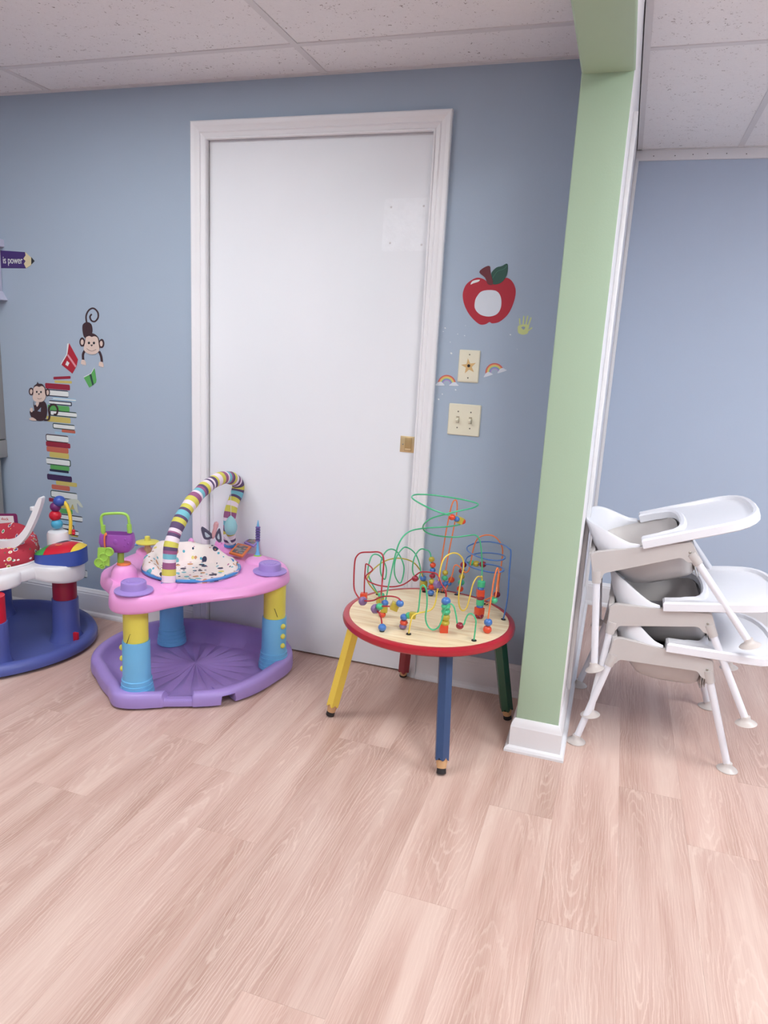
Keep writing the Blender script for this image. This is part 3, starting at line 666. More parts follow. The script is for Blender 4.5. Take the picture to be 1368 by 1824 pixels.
# toy arch
def stripes():
    m = bpy.data.materials.new('striped_sleeve'); m.use_nodes = True
    nt = m.node_tree; N, L = nt.nodes, nt.links; b = N['Principled BSDF']; uv = N.new('ShaderNodeUVMap'); sx = N.new('ShaderNodeSeparateXYZ'); L.new(uv.outputs[0], sx.inputs[0])
    w, y, p, s, v = rgb(238, 222, 232), rgb(214, 206, 92), rgb(156, 92, 134), rgb(122, 192, 206), rgb(96, 76, 112)
    seq = [(w, 4), (y, 4), (p, 4), (w, 2), (s, 3), (p, 2), (v, 2), (y, 3), (w, 3), (v, 2), (p, 1), (w, 2), (v, 4), (y, 3), (v, 2), (s, 4), (v, 2), (y, 3), (w, 3), (y, 4), (p, 4), (w, 2), (s, 3), (p, 2), (v, 2), (y, 3), (w, 3), (v, 2), (w, 2), (v, 3), (y, 2)]
    tot = sum(n for _, n in seq); e = []; t = 0
    for c, n in seq: e.append((t / tot, c)); t += n
    sc = N.new('ShaderNodeMath'); sc.operation = 'MULTIPLY'; sc.inputs[1].default_value = 1.95; L.new(sx.outputs[0], sc.inputs[0])
    fr = N.new('ShaderNodeMath'); fr.operation = 'FRACT'; L.new(sc.outputs[0], fr.inputs[0])
    r = ramp(N, e, 'CONSTANT'); L.new(fr.outputs[0], r.inputs[0]); L.new(r.outputs[0], b.inputs['Base Color']); b.inputs['Roughness'].default_value = .8
    n = N.new('ShaderNodeTexNoise'); n.inputs['Scale'].default_value = 60; bp = N.new('ShaderNodeBump'); bp.inputs['Strength'].default_value = .3; bp.inputs['Distance'].default_value = .003; L.new(n.outputs['Fac'], bp.inputs['Height']); L.new(bp.outputs['Normal'], b.inputs['Normal'])
    return m
arc_px = [(527, 760), (530, 690), (535, 590), (550, 500), (590, 395), (650, 290), (720, 205), (790, 145), (860, 110), (920, 112), (960, 145), (955, 205), (925, 280), (908, 360), (905, 440), (912, 520)]
xa, xb = -1.484, -1.507
arc = [sl(at(*C2(u, v), 'X', xa + (xb - xa) * i / (len(arc_px) - 1))) for i, (u, v) in enumerate(arc_px)]
bm = B(); tube(bm, catmull(arc, 6), .0245, 20, uv=True, rfun=lambda t: .0242 + .0012 * math.sin(t * 60) + .002 * math.sin(PI * t)); arch = obj('toy_arch', bm, stripes(), saucer, 80); arch['label'] = 'striped cloth-covered toy arch'
for e in (arc[0], arc[-1]):
    bm = B(); lathe(bm, [(.018, -.014), (.027, -.012), (.027, -.004), (.02, .002)], 24, Matrix.Translation(e)); obj('arch_socket', bm, P_bl, saucer)
# toys hanging from the arch
A = SC + arc[7]
def at_arc(u, v, k): return sl(at_plane(*C2(u, v), SC + arc[k] - VH * (.03 if k == 9 else 0), VH))
for (u0, v0, u1, v1, k) in [(803, 215, 806, 375, 7), (915, 170, 917, 345, 9)]:
    bm = B(); tube(bm, [at_arc(u0, v0, k), at_arc(u1, v1, k)], .0012, 6); obj('hanging_cord', bm, mat('white_cord', rgb(226, 224, 228), .8), saucer)
bm = B(); c = at_arc(815, 440, 7); Mx = Matrix.Translation(c) @ Matrix.Rotation(.25, 4, 'Y'); lathe(bm, [(.002, -.036), (.006, -.03), (.009, -.01), (.008, .01), (.0105, .022), (.009, .034), (.002, .04)], 16, Mx)
bfly = obj('butterfly_toy', bm, mat('pale_pink_cloth', rgb(226, 172, 176), .85), saucer)
M_wing = mat('charcoal_cloth', rgb(82, 78, 100), .85); M_wing2 = mat('grey_blue_cloth', rgb(186, 196, 208), .85)
for pts, k in [([(808, 470), (735, 415), (745, 480), (770, 495), (800, 485)], 0), ([(820, 475), (845, 425), (858, 500), (840, 510)], 1)]:
    P = [at_arc(u, v, 7) for u, v in pts]; P = catmull(P, 5, True); cen = sum(P, Vector()) / len(P); bm = B(); off = VH * .004
    ring_faces(bm, [[p - off for p in P], [p + off for p in P]], True, True, True); wg = obj('wing', bm, M_wing, bfly)
    bm = B(); P2 = [cen + (p - cen) * .42 - off * 1.2 for p in P]; ring_faces(bm, [P2, [p + off * .3 for p in P2]], True, True, True); obj('wing_heart', bm, M_wing2, wg)
bm = B(); c = at_arc(916, 410, 9); lathe(bm, [(.002, -.040), (.018, -.034), (.026, -.016), (.027, 0), (.022, .018), (.013, .034), (.003, .044)], 20, Matrix.Translation(c)); obj('drop_toy', bm, mat('mint_cloth', rgb(158, 208, 214), .85), saucer)
P = [at_arc(u, v, 9) for u, v in [(866, 465), (885, 460), (930, 530), (905, 515)]]; bm = B(); ring_faces(bm, [[p - VH * .001 for p in P], [p + VH * .001 for p in P]], True, True, True); obj('cloth_tag', bm, mat('white_cord', rgb(226, 224, 228), .8), saucer, 0)
# purple basket on a post, with green keys
BA = SC + Vector((bag0.x, bag0.y, 0))
def bp_(u, v, d=0.0): return sl(at_plane(*C2(u, v), BA + VH * d, VH))
c0, c1 = bp_(228, 640), bp_(228, 560); bm = B(); cone(bm, c0 - Vector((0, 0, .03)), c1, .012, .012, 16); post = obj('basket_post', bm, plastic('moss', (150, 176, 70)), saucer)
bm = B(); lathe(bm, [(.026, 0), (.024, .006), (.012, .007)], 24, Matrix.Translation(bag0)); obj('post_collar', bm, P_ora, post)
bm = B(); wdir = RIGHT.copy(); wdir.z = 0; wdir.normalize(); cb = bp_(207, 510); rings = []
for zz, hw, hd in [(-.037, .030, .016), (-.034, .044, .024), (-.020, .058, .031), (0, .064, .034), (.020, .062, .033), (.033, .059, .031), (.033, .054, .026), (.0, .05, .022)]:
    rg = []
    for k in range(32):
        t = 2 * PI * k / 32; cx_, sy_ = math.copysign(abs(math.cos(t)) ** .6, math.cos(t)), math.copysign(abs(math.sin(t)) ** .6, math.sin(t))
        rg.append(cb + wdir * (hw * cx_) + VH * (hd * sy_) + Vector((0, 0, zz)))
    rings.append(rg)
ring_faces(bm, rings, True, True, True); basket = obj('basket', bm, P_vio, saucer, 50)
for (u, v, r_) in [(190, 510, .013), (190, 510, .007), (255, 495, .005), (275, 520, .005), (250, 535, .005), (150, 490, .005), (160, 530, .005)]:
    bm = B(); ball(bm, bp_(u, v, -.030), r_, 14, .4, Matrix.Rotation(PI / 2, 4, 'X')); obj('embossed_flower', bm, P_vio, basket)
hpts = [bp_(u, v) for u, v in [(118, 455), (110, 400), (106, 362), (118, 340), (150, 333), (230, 331), (262, 340), (276, 362), (282, 410), (285, 450)]]
bm = B(); tube(bm, catmull(hpts, 5), .0052, 10); hd = obj('handle', bm, P_lime, basket)
for (u, v) in [(118, 430), (282, 425)]:
    bm = B(); a_, b_ = bp_(u - 1, v - 25), bp_(u + 2, v + 28); tube(bm, [a_, b_], .0085, 10); obj('handle_socket', bm, P_lime, basket)
bm = B(); P = [bp_(u, v, -.034) for u, v in [(140, 458), (128, 470), (126, 510), (130, 548)]]; tube(bm, catmull(P, 4), .0065, 8, flat=.35); obj('strap', bm, P_ora, basket)
keys = [bp_(u, v, -.036) for u, v in [(88, 545), (150, 545), (158, 610), (158, 660), (92, 650), (84, 600)]]
bm = B(); off = VH * .004; ring_faces(bm, [[p - off for p in keys], [p + off for p in keys]], True, True, True); kk = obj('key_tag', bm, P_lime, basket)
for (u, v, r_) in [(155, 572, .017), (95, 640, .019), (122, 605, .017), (113, 662, .010)]:
    c = bp_(u, v, -.040); Mx = Matrix.Translation(c) @ VH.to_track_quat('Z', 'Y').to_matrix().to_4x4()
    bm = B(); lathe(bm, [(r_, .004), (r_, -.003), (r_ * .92, -.004), (r_ * .8, -.004), (r_ * .75, -.001), (r_ * .2, -.001)], 20, Mx); obj('token', bm, P_lime, kk)
# yellow spinner, little flower, bead post, picture cards
c = sl(at(*C2(396, 560), 'Z', .445)); bm = B(); lathe(bm, [(.022, -.01), (.012, .01), (.012, .03)], 16, Matrix.Translation(c)); sp = obj('spinner_post', bm, plastic('cream', (222, 200, 140)), saucer)
bm = B(); T_ = Matrix.Translation(c + Vector((0, 0, .034))); lathe(bm, [(.046, -.003), (.047, .001), (.030, .005), (.016, .006), (.012, .008), (.010, .024), (.004, .026)], 28, T_); obj('spinner_disc', bm, P_yel, sp)
for k, (u, v, m_) in enumerate([(345, 497, P_pink), (325, 510, P_sky), (372, 492, P_lil)]):
    c = sl(at(*C2(u, v + 12), 'Z', .455)); bm = B(); ball(bm, c, .013, 14, .6); obj('petal', bm, m_, saucer)
c = sl(at(*C2(1083, 595), 'Z', .452)); bm = B(); lathe(bm, [(.017, -.008), (.016, 0), (.006, .006)], 16, Matrix.Translation(c)); bp0 = obj('bead_post_foot', bm, P_lime, saucer)
bm = B(); lathe(bm, [(.011, .004), (.006, .02), (.0042, .05), (.0042, .122), (.0055, .126), (.003, .14), (.001, .15)], 14, Matrix.Translation(c)); obj('bead_post', bm, P_sky, saucer)
for k in range(6):
    bm = B(); T_ = Matrix.Translation(c + Vector((0, 0, .066 + k * .0105))); lathe(bm, [(.005, -.005), (.0098, -.003), (.0098, .003), (.005, .005)], 14, T_); obj('ribbed_bead', bm, plastic('plum', (104, 88, 150)), saucer)
def card(quad, z, mf, mp_, th=.006, name='picture_card'):
    Q = [sl(at(*C2(u, v), 'Z', z + dz)) for u, v, dz in quad]; nn = (Q[1] - Q[0]).cross(Q[3] - Q[0]).normalized()
    if nn.z < 0: nn = -nn
    bm = B(); ring_faces(bm, [Q, [p + nn * th for p in Q]], True, True, True); o = obj(name, bm, mf, saucer, 0)
    ce = sum(Q, Vector()) / 4; Q2 = [ce + (p - ce) * .74 + nn * (th + .0004) for p in Q]; bm = B(); ring_faces(bm, [Q2, [p + nn * .0008 for p in Q2]], True, True, True); obj('picture', bm, mp_, o, 0)
def picture(n, cols):
    m = bpy.data.materials.new(n); m.use_nodes = True; nt = m.node_tree; N, L = nt.nodes, nt.links; b = N['Principled BSDF']
    tc = N.new('ShaderNodeTexCoord'); v = N.new('ShaderNodeTexVoronoi'); v.inputs['Scale'].default_value = 70; L.new(tc.outputs['Object'], v.inputs['Vector']); sx = N.new('ShaderNodeSeparateColor'); L.new(v.outputs['Color'], sx.inputs[0])
    r = ramp(N, [(i / len(cols), rgb(*c)) for i, c in enumerate(cols)], 'CONSTANT'); L.new(sx.outputs[0], r.inputs[0]); L.new(r.outputs[0], b.inputs['Base Color']); b.inputs['Roughness'].default_value = .35; return m
M_pic = picture('card_print', [(96, 92, 96), (150, 140, 130), (110, 110, 120), (190, 120, 110), (90, 88, 92)])
card([(905, 585, 0), (960, 525, .012), (1045, 545, .012), (990, 608, 0)], .452, P_ora, M_pic)
card([(1000, 520, 0), (1065, 465, .02), (1120, 480, .02), (1060, 545, 0)], .462, P_lil, M_pic)
c = sl(at(*C2(1100, 545), 'Z', .44)); bm = B(); box(bm, (c.x - .03, c.y - .012, .425), (c.x + .022, c.y + .02, .472), bevel=.006); obj('card_wedge', bm, P_lil, saucer)
# ================================================================ blue activity saucer, cut by the left edge of the photograph
BC = Vector((-2.405, 2.250, 0))
bsau = thing('activity_saucer', 'blue and white baby activity saucer with a red printed seat', 'activity saucer', BC)
def bl(v): return Vector(v) - BC
def C1(u, v): return (u / 3.8, 780 + v / 3.8)
P_navy = plastic('denim_blue', (84, 96, 166)); P_wht = plastic('white', (232, 230, 232)); P_red = plastic('bright_red', (206, 24, 48)); P_roy = plastic('royal_blue', (58, 84, 168)); P_grn = plastic('leaf_green', (70, 176, 92)); P_sun = plastic('sun_yellow', (240, 206, 66)); P_plum = plastic('dark_plum', (112, 40, 106)); P_cy = plastic('cyan', (74, 170, 206)); P_mar = plastic('maroon', (160, 24, 56))
def btray(th):
    R = .400 + .006 * math.cos(math.radians(4 * (th - 20))); z = .055
    return [(.004, .020), (.15, .020), (R - .085, .022), (R - .060, .030), (R - .045, .050), (R - .034, z), (R - .018, z - .001), (R - .006, z - .010), (R, .030), (R - .002, .014), (R - .012, .009), (R - .05, .008)]
bm = B(); polar_mesh(bm, btray, 180); obj('base_tray', bm, P_navy, bsau, 50)
BL = [(.262, .118), (.212, -.212), (-.205, -.205), (-.20, .215)]
for i, (lx, ly) in enumerate(BL):
    T_ = Matrix.Translation((lx, ly, 0)); bm = B(); lathe(bm, [(.048, .13), (.048, .31)], 28, T_); leg = obj('leg', bm, P_mar if i == 0 else P_red, bsau)
    bm = B(); lathe(bm, [(.070, .018), (.066, .03), (.058, .05), (.054, .08), (.0525, .205), (.0495, .206)], 32, T_); obj('leg_socket', bm, P_navy, leg, 40)
c = bl(at(*C1(515, 1355), 'Z', .06)); bm = B(); box(bm, (c.x - .011, c.y - .006, .045), (c.x + .011, c.y + .006, .085), bevel=.002); obj('stop_block', bm, P_red, bsau)
LB = [math.degrees(math.atan2(y, x)) for x, y in BL]
def lobes(th):
    v = 0
    for a in LB:
        d = abs((th - a + 180) % 360 - 180); v = max(v, (1 if a == LB[0] else .3) * math.cos(min(d * 3.4, 90) * PI / 180) ** .5 if d * 3.4 < 90 else 0)
    return v
def bdeck(th):
    k = lobes(th); R = .236 + .132 * k; zb = .322 - .030 * k
    return [(.12, .340), (.14, .366), (.18, .372), (R - .03, .371), (R - .010, .369), (R - .003, .362), (R, .352), (R + .002, zb + .012), (R, zb + .003), (R - .006, zb), (R - .016, zb + .004), (.16, .330)]
bm = B(); polar_mesh(bm, bdeck, 240); obj('deck', bm, P_wht, bsau, 50)
# toy keyboard on the lobe
kc = Vector((BL[0][0] - .004, BL[0][1] - .006, .371)); RX_ = Vector((RIGHT.x, RIGHT.y, 0)).normalized()
def ktop(t): return .020 + .030 * (t + 1) / 2 + .012
def kpt(t, s, f=1.0):
    w = .102 * f; return kc + RX_ * (t * w) + VH * (s * .078 * f)
bm = B(); r0, r1, r2 = [], [], []
for k in range(40):
    a = 2 * PI * k / 40; t, s = math.copysign(abs(math.cos(a)) ** .75, math.cos(a)), math.copysign(abs(math.sin(a)) ** .75, math.sin(a))
    r0.append(kpt(t, s) + Vector((0, 0, -.004))); r1.append(kpt(t, s, .985) + Vector((0, 0, ktop(t))))
ring_faces(bm, [r0, r1], True, True, True); key = obj('toy_keyboard', bm, P_roy, bsau, 50)
def kpatch(t0, t1, m_, name, n=14):
    bm = B(); rows = []
    for i in range(n + 1):
        t = t0 + (t1 - t0) * i / n; hw = (max(0, 1 - abs(t) ** 2.6)) ** (1 / 2.6); row = []
        for j in range(13):
            s = -hw + 2 * hw * j / 12.0; dome_ = .028 * max(0, (1 - abs(t) ** 2.4)) * max(0, 1 - (abs(s) / max(hw, .01)) ** 2.2) ** .8
            row.append(kpt(t, s, .985) + Vector((0, 0, ktop(t) + .001 + dome_)))
        rows.append(row)
    ring_faces(bm, rows, False); obj(name, bm, m_, key, 80)
kpatch(-1, -.42, P_grn, 'green_key'); kpatch(-.41, .66, P_red, 'red_key'); kpatch(.67, 1, P_sun, 'yellow_key')
bm = B(); T_ = Matrix.Translation(kpt(-.10, .35) + Vector((0, 0, ktop(-.1) + .020))) @ Matrix.Rotation(-.25, 4, 'Y'); ball(bm, (0, 0, 0), .034, 20, .32, T_); obj('dark_key', bm, plastic('black_blue', (36, 34, 60)), key)
bm = B(); T_ = Matrix.Translation(kpt(.02, -.28) + Vector((0, 0, ktop(0) + .0262))) @ Matrix.Rotation(-.15, 4, 'Y'); lathe(bm, [(.014, 0), (.013, .0022), (.008, .0026), (.0078, .0015), (.002, .0015)], 20, T_); obj('key_emblem', bm, plastic('amber', (226, 120, 60)), key)
# bead arch
KA = BC + kc + VH * .05
def kp(u, v, d=0.0): return bl(at_plane(*C1(u, v), KA + VH * d, VH))
bm = B(); c = kp(392, 640); lathe(bm, [(.044, -.08), (.044, -.006), (.039, .005), (.026, .011), (.004, .012)], 28, Matrix.Translation(c)); obj('bead_base', bm, P_wht, bsau)
for (u, v, r, m_) in [(385, 582, .0235, P_cy), (374, 525, .0245, P_red), (376, 466, .0225, P_plum), (402, 428, .0245, P_roy)]:
    bm = B(); ball(bm, kp(u, v), r, 22, .93); bd = obj('bead', bm, m_, bsau)
    bm = B(); ball(bm, kp(u - 25, v + 6, -.014), .0045, 10); obj('bead_stud', bm, P_sun, bd)
bm = B(); tube(bm, catmull([kp(*q) for q in [(402, 420), (425, 426), (450, 455), (470, 510), (478, 570), (475, 650)]], 6), .0072, 12); obj('bead_rod', bm, P_sun, bsau)
for d_ in (-10, 6):
    bm = B(); ball(bm, kp(498, 640 + d_, -.02), .0075, 10); obj('red_stud', bm, P_red, bsau)
bm = B(); c = kp(535, 750, .02); lathe(bm, [(.020, -.05), (.020, .02), (.016, .028), (.004, .031)], 20, Matrix.Translation(c)); obj('side_post', bm, P_wht, bsau)
# seat
def red_cloth():
    m = bpy.data.materials.new('red_printed_cloth'); m.use_nodes = True
    nt = m.node_tree; N, L = nt.nodes, nt.links; b = N['Principled BSDF']; tc = N.new('ShaderNodeTexCoord'); prev = None
    mx0 = N.new('ShaderNodeMixRGB'); n0 = N.new('ShaderNodeTexNoise'); n0.inputs['Scale'].default_value = 14; L.new(tc.outputs['Object'], n0.inputs['Vector']); L.new(n0.outputs['Fac'], mx0.inputs['Fac']); mx0.inputs['Color1'].default_value = rgb(176, 44, 62); mx0.inputs['Color2'].default_value = rgb(196, 62, 78); prev = mx0.outputs[0]
    for k, (sc, lo, cols) in enumerate([(26, .27, [(240, 236, 226)]), (26, .20, [(70, 130, 90), (90, 60, 130), (60, 90, 140), (230, 190, 90)]), (40, .16, [(60, 120, 80), (226, 200, 120), (176, 44, 62)])]):
        v = N.new('ShaderNodeTexVoronoi'); v.inputs['Scale'].default_value = sc; mp = N.new('ShaderNodeMapping'); mp.inputs['Rotation'].default_value = (0, .3, .7); mp.inputs['Scale'].default_value = (1.9, .9, 1.2)
        L.new(tc.outputs['Object'], mp.inputs['Vector']); L.new(mp.outputs[0], v.inputs['Vector']); sx = N.new('ShaderNodeSeparateColor'); L.new(v.outputs['Color'], sx.inputs[0])
        rp = ramp(N, [(i / len(cols), rgb(*c)) for i, c in enumerate(cols)], 'CONSTANT'); L.new(sx.outputs[0], rp.inputs[0])
        lt = N.new('ShaderNodeMath'); lt.operation = 'LESS_THAN'; lt.inputs[1].default_value = lo; L.new(v.outputs['Distance'], lt.inputs[0])
        mx = N.new('ShaderNodeMixRGB'); L.new(lt.outputs[0], mx.inputs['Fac']); L.new(prev, mx.inputs['Color1']); L.new(rp.outputs[0], mx.inputs['Color2']); prev = mx.outputs[0]
    L.new(prev, b.inputs['Base Color']); b.inputs['Roughness'].default_value = .85
    return m
def bseat(th):
    z = .455 + .035 * max(0, math.cos(math.radians(th - 120))) + .006 * math.sin(math.radians(5 * th)) ; w = .004 * math.sin(math.radians(7 * th))
    return [(.170, .366), (.182 + w, .375), (.186 + w, .40), (.178 + w, z - .02), (.164 + w, z - .004), (.146, z), (.128 - w, z - .015), (.10, z - .06), (.06, .37), (.004, .365)]
bm = B(); polar_mesh(bm, bseat, 140); st = obj('seat', bm, red_cloth(), bsau, 80); st['label'] = 'red cloth seat printed with small toys'
bm = B(); tube(bm, [(.186 * math.cos(math.radians(t)), .186 * math.sin(math.radians(t)), .374) for t in range(0, 360, 8)], .006, 8, True); obj('seat_ring', bm, P_wht, st)
# white curved tray arm and toy book
SA = BC + Vector((.02, -.06, 0))
out_ = [(-160, 775), (0, 764), (60, 754), (130, 728), (192, 662), (243, 565), (280, 468), (293, 412), (285, 399), (274, 402), (258, 430), (215, 530), (175, 610), (120, 668), (60, 690), (0, 692), (-160, 700)]
P = [bl(at_plane(*C1(u, v), SA, VH)) for u, v in out_]; bm = B()
P = catmull(P, 4, True); ring_faces(bm, [[p - VH * .016 for p in P], [p + VH * .016 for p in P]], True, True, True); ta = obj('tray_arm', bm, P_wht, bsau, 50)
c = bl(at_plane(*C1(228, 478), SA, VH)); bm = B(); box(bm, c - Vector((.010, .01, .008)), c + Vector((.004, .01, .008)), bevel=.002); obj('arm_clip', bm, P_wht, ta)
SB = BC + VH * .20
def sb(u, v, d=0): return bl(at_plane(*C1(u, v), SB + VH * d, VH))
def slab(pts, d0, d1, m_, name, parent, rr=None):
    P0 = [sb(u, v, d0) for u, v in pts]; P1 = [sb(u, v, d1) for u, v in pts]; bm = B(); ring_faces(bm, [P0, P1], True, True, True); return obj(name, bm, m_, parent, 40)
bk = slab(rounded([(-130, 512), (115, 512), (130, 640), (-130, 640)], 18), 0, .012, plastic('berry', (128, 44, 96)), 'toy_book', bsau)
slab([(-120, 528), (90, 528), (104, 640), (-120, 640)], -.001, 0, mat('white_page', rgb(238, 236, 234), .5), 'page', bk)
def text_mesh(name, body, size, m_, parent, M, ext=.0004):
    cu = bpy.data.curves.new(name, 'FONT'); cu.body = body; cu.size = size; cu.extrude = ext; cu.align_x = 'CENTER'; cu.align_y = 'CENTER'
    t = bpy.data.objects.new(name, cu); COL.objects.link(t); dg = bpy.context.evaluated_depsgraph_get()
    me = bpy.data.meshes.new_from_object(t.evaluated_get(dg)); COL.objects.unlink(t); bpy.data.objects.remove(t)
    me.materials.clear(); me.materials.append(m_); me.transform(M); me.name = name
    o = bpy.data.objects.new(name, me); COL.objects.link(o); o.parent = parent; return o
Rm = Matrix((( RX_.x, 0, -VH.x, 0), (RX_.y, 0, -VH.y, 0), (0, 1, 0, 0), (0, 0, 0, 1)))
text_mesh('page_word', 'duck', .017, mat('red_ink', rgb(200, 60, 60), .5), bk, Matrix.Translation(sb(32, 549, -.0016)) @ Rm)
# ================================================================ stickers and plates on the blue wall
def ink(n, c): return mat('print_' + n, rgb(*c), .55, .03, 25)
I = {k: ink(k, v) for k, v in dict(brown=(62, 40, 46), skin=(222, 200, 188), red=(176, 34, 52), green=(92, 170, 92), navy=(34, 40, 66), white=(228, 232, 230), olive=(204, 188, 104), orange=(196, 104, 84), ltblue=(158, 194, 214),
     purple=(62, 40, 82), black=(36, 38, 44), dkgreen=(46, 70, 66), crimson=(150, 36, 58), violet=(70, 48, 112), cream=(222, 208, 168), leaf=(44, 84, 72), leafl=(70, 120, 100), stem=(104, 40, 48), pale=(214, 220, 228), lime=(208, 218, 146), pink=(220, 150, 160), ygreen=(180, 200, 130), bluearc=(120, 150, 205), orarc=(226, 150, 100), yelarc=(222, 206, 120), redarc=(206, 96, 92), sand=(214, 178, 120), mauve=(176, 150, 196)).items()}
def wp(px, py): p = at(px, py, 'Y', D); return (p.x, p.z)
LAY = .0007
def poly(name, pts, m_, parent, lay=0, world=False):
    """flat printed shape on the wall: points in pixels of the photograph or in wall metres"""
    Q = pts if world else [wp(*p) for p in pts]; o0 = parent.location if parent else Vector()
    y0, y1 = D - lay * LAY - .0001, D - (lay + 1) * LAY - .0001
    bm = B(); ring_faces(bm, [[Vector((x, y0, z)) - o0 for x, z in Q], [Vector((x, y1, z)) - o0 for x, z in Q]], True, True, True)
    return obj(name, bm, m_, parent, 0)
def smooth_poly(pts, n=5): return [(v.x, v.y) for v in catmull([Vector((a, b)) for a, b in pts], n, True)]
def ell(cx_, cy_, rx, ry, n=28, rot=0.0):
    return [(cx_ + rx * math.cos(t) * math.cos(rot) - ry * math.sin(t) * math.sin(rot), cy_ + rx * math.cos(t) * math.sin(rot) + ry * math.sin(t) * math.cos(rot)) for t in [2 * PI * k / n for k in range(n)]]
def ribbon(pts, w, closed=False):
    P = catmull([Vector((a, b)) for a, b in pts], 6); L_, R_ = [], []
    for i, p in enumerate(P):
        d = (P[min(i + 1, len(P) - 1)] - P[max(i - 1, 0)]).normalized(); n = Vector((-d.y, d.x)); L_.append(tuple(p + n * w)); R_.append(tuple(p - n * w))
    return L_, R_
def ribbon_obj(name, pts, w, m_, parent, lay=0):
    L_, R_ = ribbon(pts, w); o0 = parent.location; bm = B()
    f = lambda q, y: Vector((wp(*q)[0], y, wp(*q)[1])) - o0
    y0, y1 = D - lay * LAY - .0001, D - (lay + 1) * LAY - .0001
    rings = [[f(l, y0), f(l, y1), f(r, y1), f(r, y0)] for l, r in zip(L_, R_)]; ring_faces(bm, rings, True, True, True)
    return obj(name, bm, m_, parent, 0)
def sticker(name, label, cat, px, py):
    x, z = wp(px, py); return thing(name, label, cat, (x, D, z), group='stickers on the blue wall')
U = lambda u, v: (50 + u / 7.293, 530 + v / 7.293)
def UL(l): return [U(*p) for p in l]
# hanging monkey
mk = sticker('monkey_sticker', 'wall sticker of a brown monkey hanging head down with a curled tail', 'wall sticker', *U(830, 560))
ribbon_obj('tail', UL([(762, 330), (755, 240), (790, 165), (850, 140), (905, 190), (910, 260), (870, 310), (825, 300), (805, 250), (828, 215)]), 1.4, I['brown'], mk)
poly('body', UL(smooth_poly([(715, 350), (770, 318), (825, 350), (838, 440), (800, 520), (735, 520), (710, 430)])), I['brown'], mk, 1)
for c_ in ((705, 578), (958, 597)):
    poly('ear', UL(ell(*c_, 35, 60)), I['brown'], mk, 1); poly('inner_ear', UL(ell(c_[0] + (2 if c_[0] < 800 else -4), c_[1] + 2, 19, 36)), I['skin'], mk, 2)
for a in ([(738, 690), (716, 740), (718, 812)], [(925, 700), (950, 760), (962, 838)]): ribbon_obj('arm', UL(a), 2.0, I['brown'], mk, 1)
poly('head', UL(smooth_poly([(740, 560), (770, 490), (840, 465), (910, 510), (935, 590), (930, 660), (740, 650)])), I['brown'], mk, 2)
poly('face', UL(smooth_poly([(758, 520), (800, 500), (832, 512), (870, 503), (910, 530), (925, 620), (930, 680), (890, 728), (825, 738), (760, 715), (728, 665), (745, 590)])), I['skin'], mk, 3)
for c_, r in (((797, 590), 14), ((862, 591), 14)): poly('eye', UL(ell(*c_, r, 17)), I['black'], mk, 4)
poly('nose', UL([(815, 612), (850, 612), (833, 636)]), I['black'], mk, 4); ribbon_obj('mouth', UL([(768, 662), (805, 688), (845, 694), (890, 675)]), .25, I['brown'], mk, 4)
for hx, hy in ((722, 845), (952, 870)):
    poly('hand', UL(smooth_poly([(hx - 22, hy - 34), (hx + 18, hy - 30), (hx + 34, hy + 10), (hx + 26, hy + 38), (hx + 4, hy + 22), (hx, hy + 44), (hx - 12, hy + 20), (hx - 30, hy + 18)], 3)), I['skin'], mk, 2)
# sitting monkey
mk = sticker('monkey_sticker', 'wall sticker of a brown monkey sitting beside the printed books', 'wall sticker', *U(150, 1350))
ribbon_obj('tail', UL([(215, 1590), (270, 1585), (285, 1530), (275, 1450), (300, 1400), (350, 1390), (388, 1440), (380, 1510), (340, 1518)]), 1.5, I['brown'], mk, 4)
poly('body', UL(smooth_poly([(75, 1350), (90, 1400), (150, 1360), (215, 1350), (250, 1420), (245, 1540), (205, 1595), (130, 1600), (60, 1570), (28, 1500), (40, 1465), (85, 1470), (78, 1400)])), I['brown'], mk, 3)
poly('belly', UL(smooth_poly([(105, 1365), (150, 1365), (125, 1420)], 3)), I['skin'], mk, 4); poly('elbow_gap', UL([(175, 1425), (130, 1475), (170, 1485)]), ink('wallblue', (150, 165, 186)), mk, 4)
poly('foot', UL(smooth_poly([(25, 1575), (60, 1555), (115, 1590), (90, 1600), (40, 1592)], 3)), I['skin'], mk, 4); poly('hand', UL(smooth_poly([(30, 1450), (60, 1430), (70, 1470), (50, 1490)], 3)), I['skin'], mk, 4)
for c_ in ((45, 1220), (258, 1232)):
    poly('ear', UL(ell(*c_, 31, 50)), I['brown'], mk, 3); poly('inner_ear', UL(ell(c_[0] + 3, c_[1] + 2, 17, 32)), I['skin'], mk, 4)
poly('head', UL(smooth_poly([(68, 1210), (85, 1150), (120, 1120), (130, 1095), (145, 1118), (190, 1125), (230, 1180), (240, 1260), (70, 1270)])), I['brown'], mk, 4)
poly('face', UL(smooth_poly([(80, 1180), (115, 1150), (152, 1160), (190, 1150), (222, 1180), (228, 1240), (238, 1290), (205, 1345), (150, 1358), (95, 1345), (68, 1300), (78, 1240)])), I['skin'], mk, 5)
for c_ in ((123, 1225), (177, 1227)): poly('eye', UL(ell(*c_, 10, 14)), I['black'], mk, 6)
poly('nose', UL([(137, 1245), (165, 1245), (151, 1266)]), I['black'], mk, 6); ribbon_obj('mouth', UL([(132, 1308), (155, 1318), (186, 1308)]), .25, I['brown'], mk, 6)
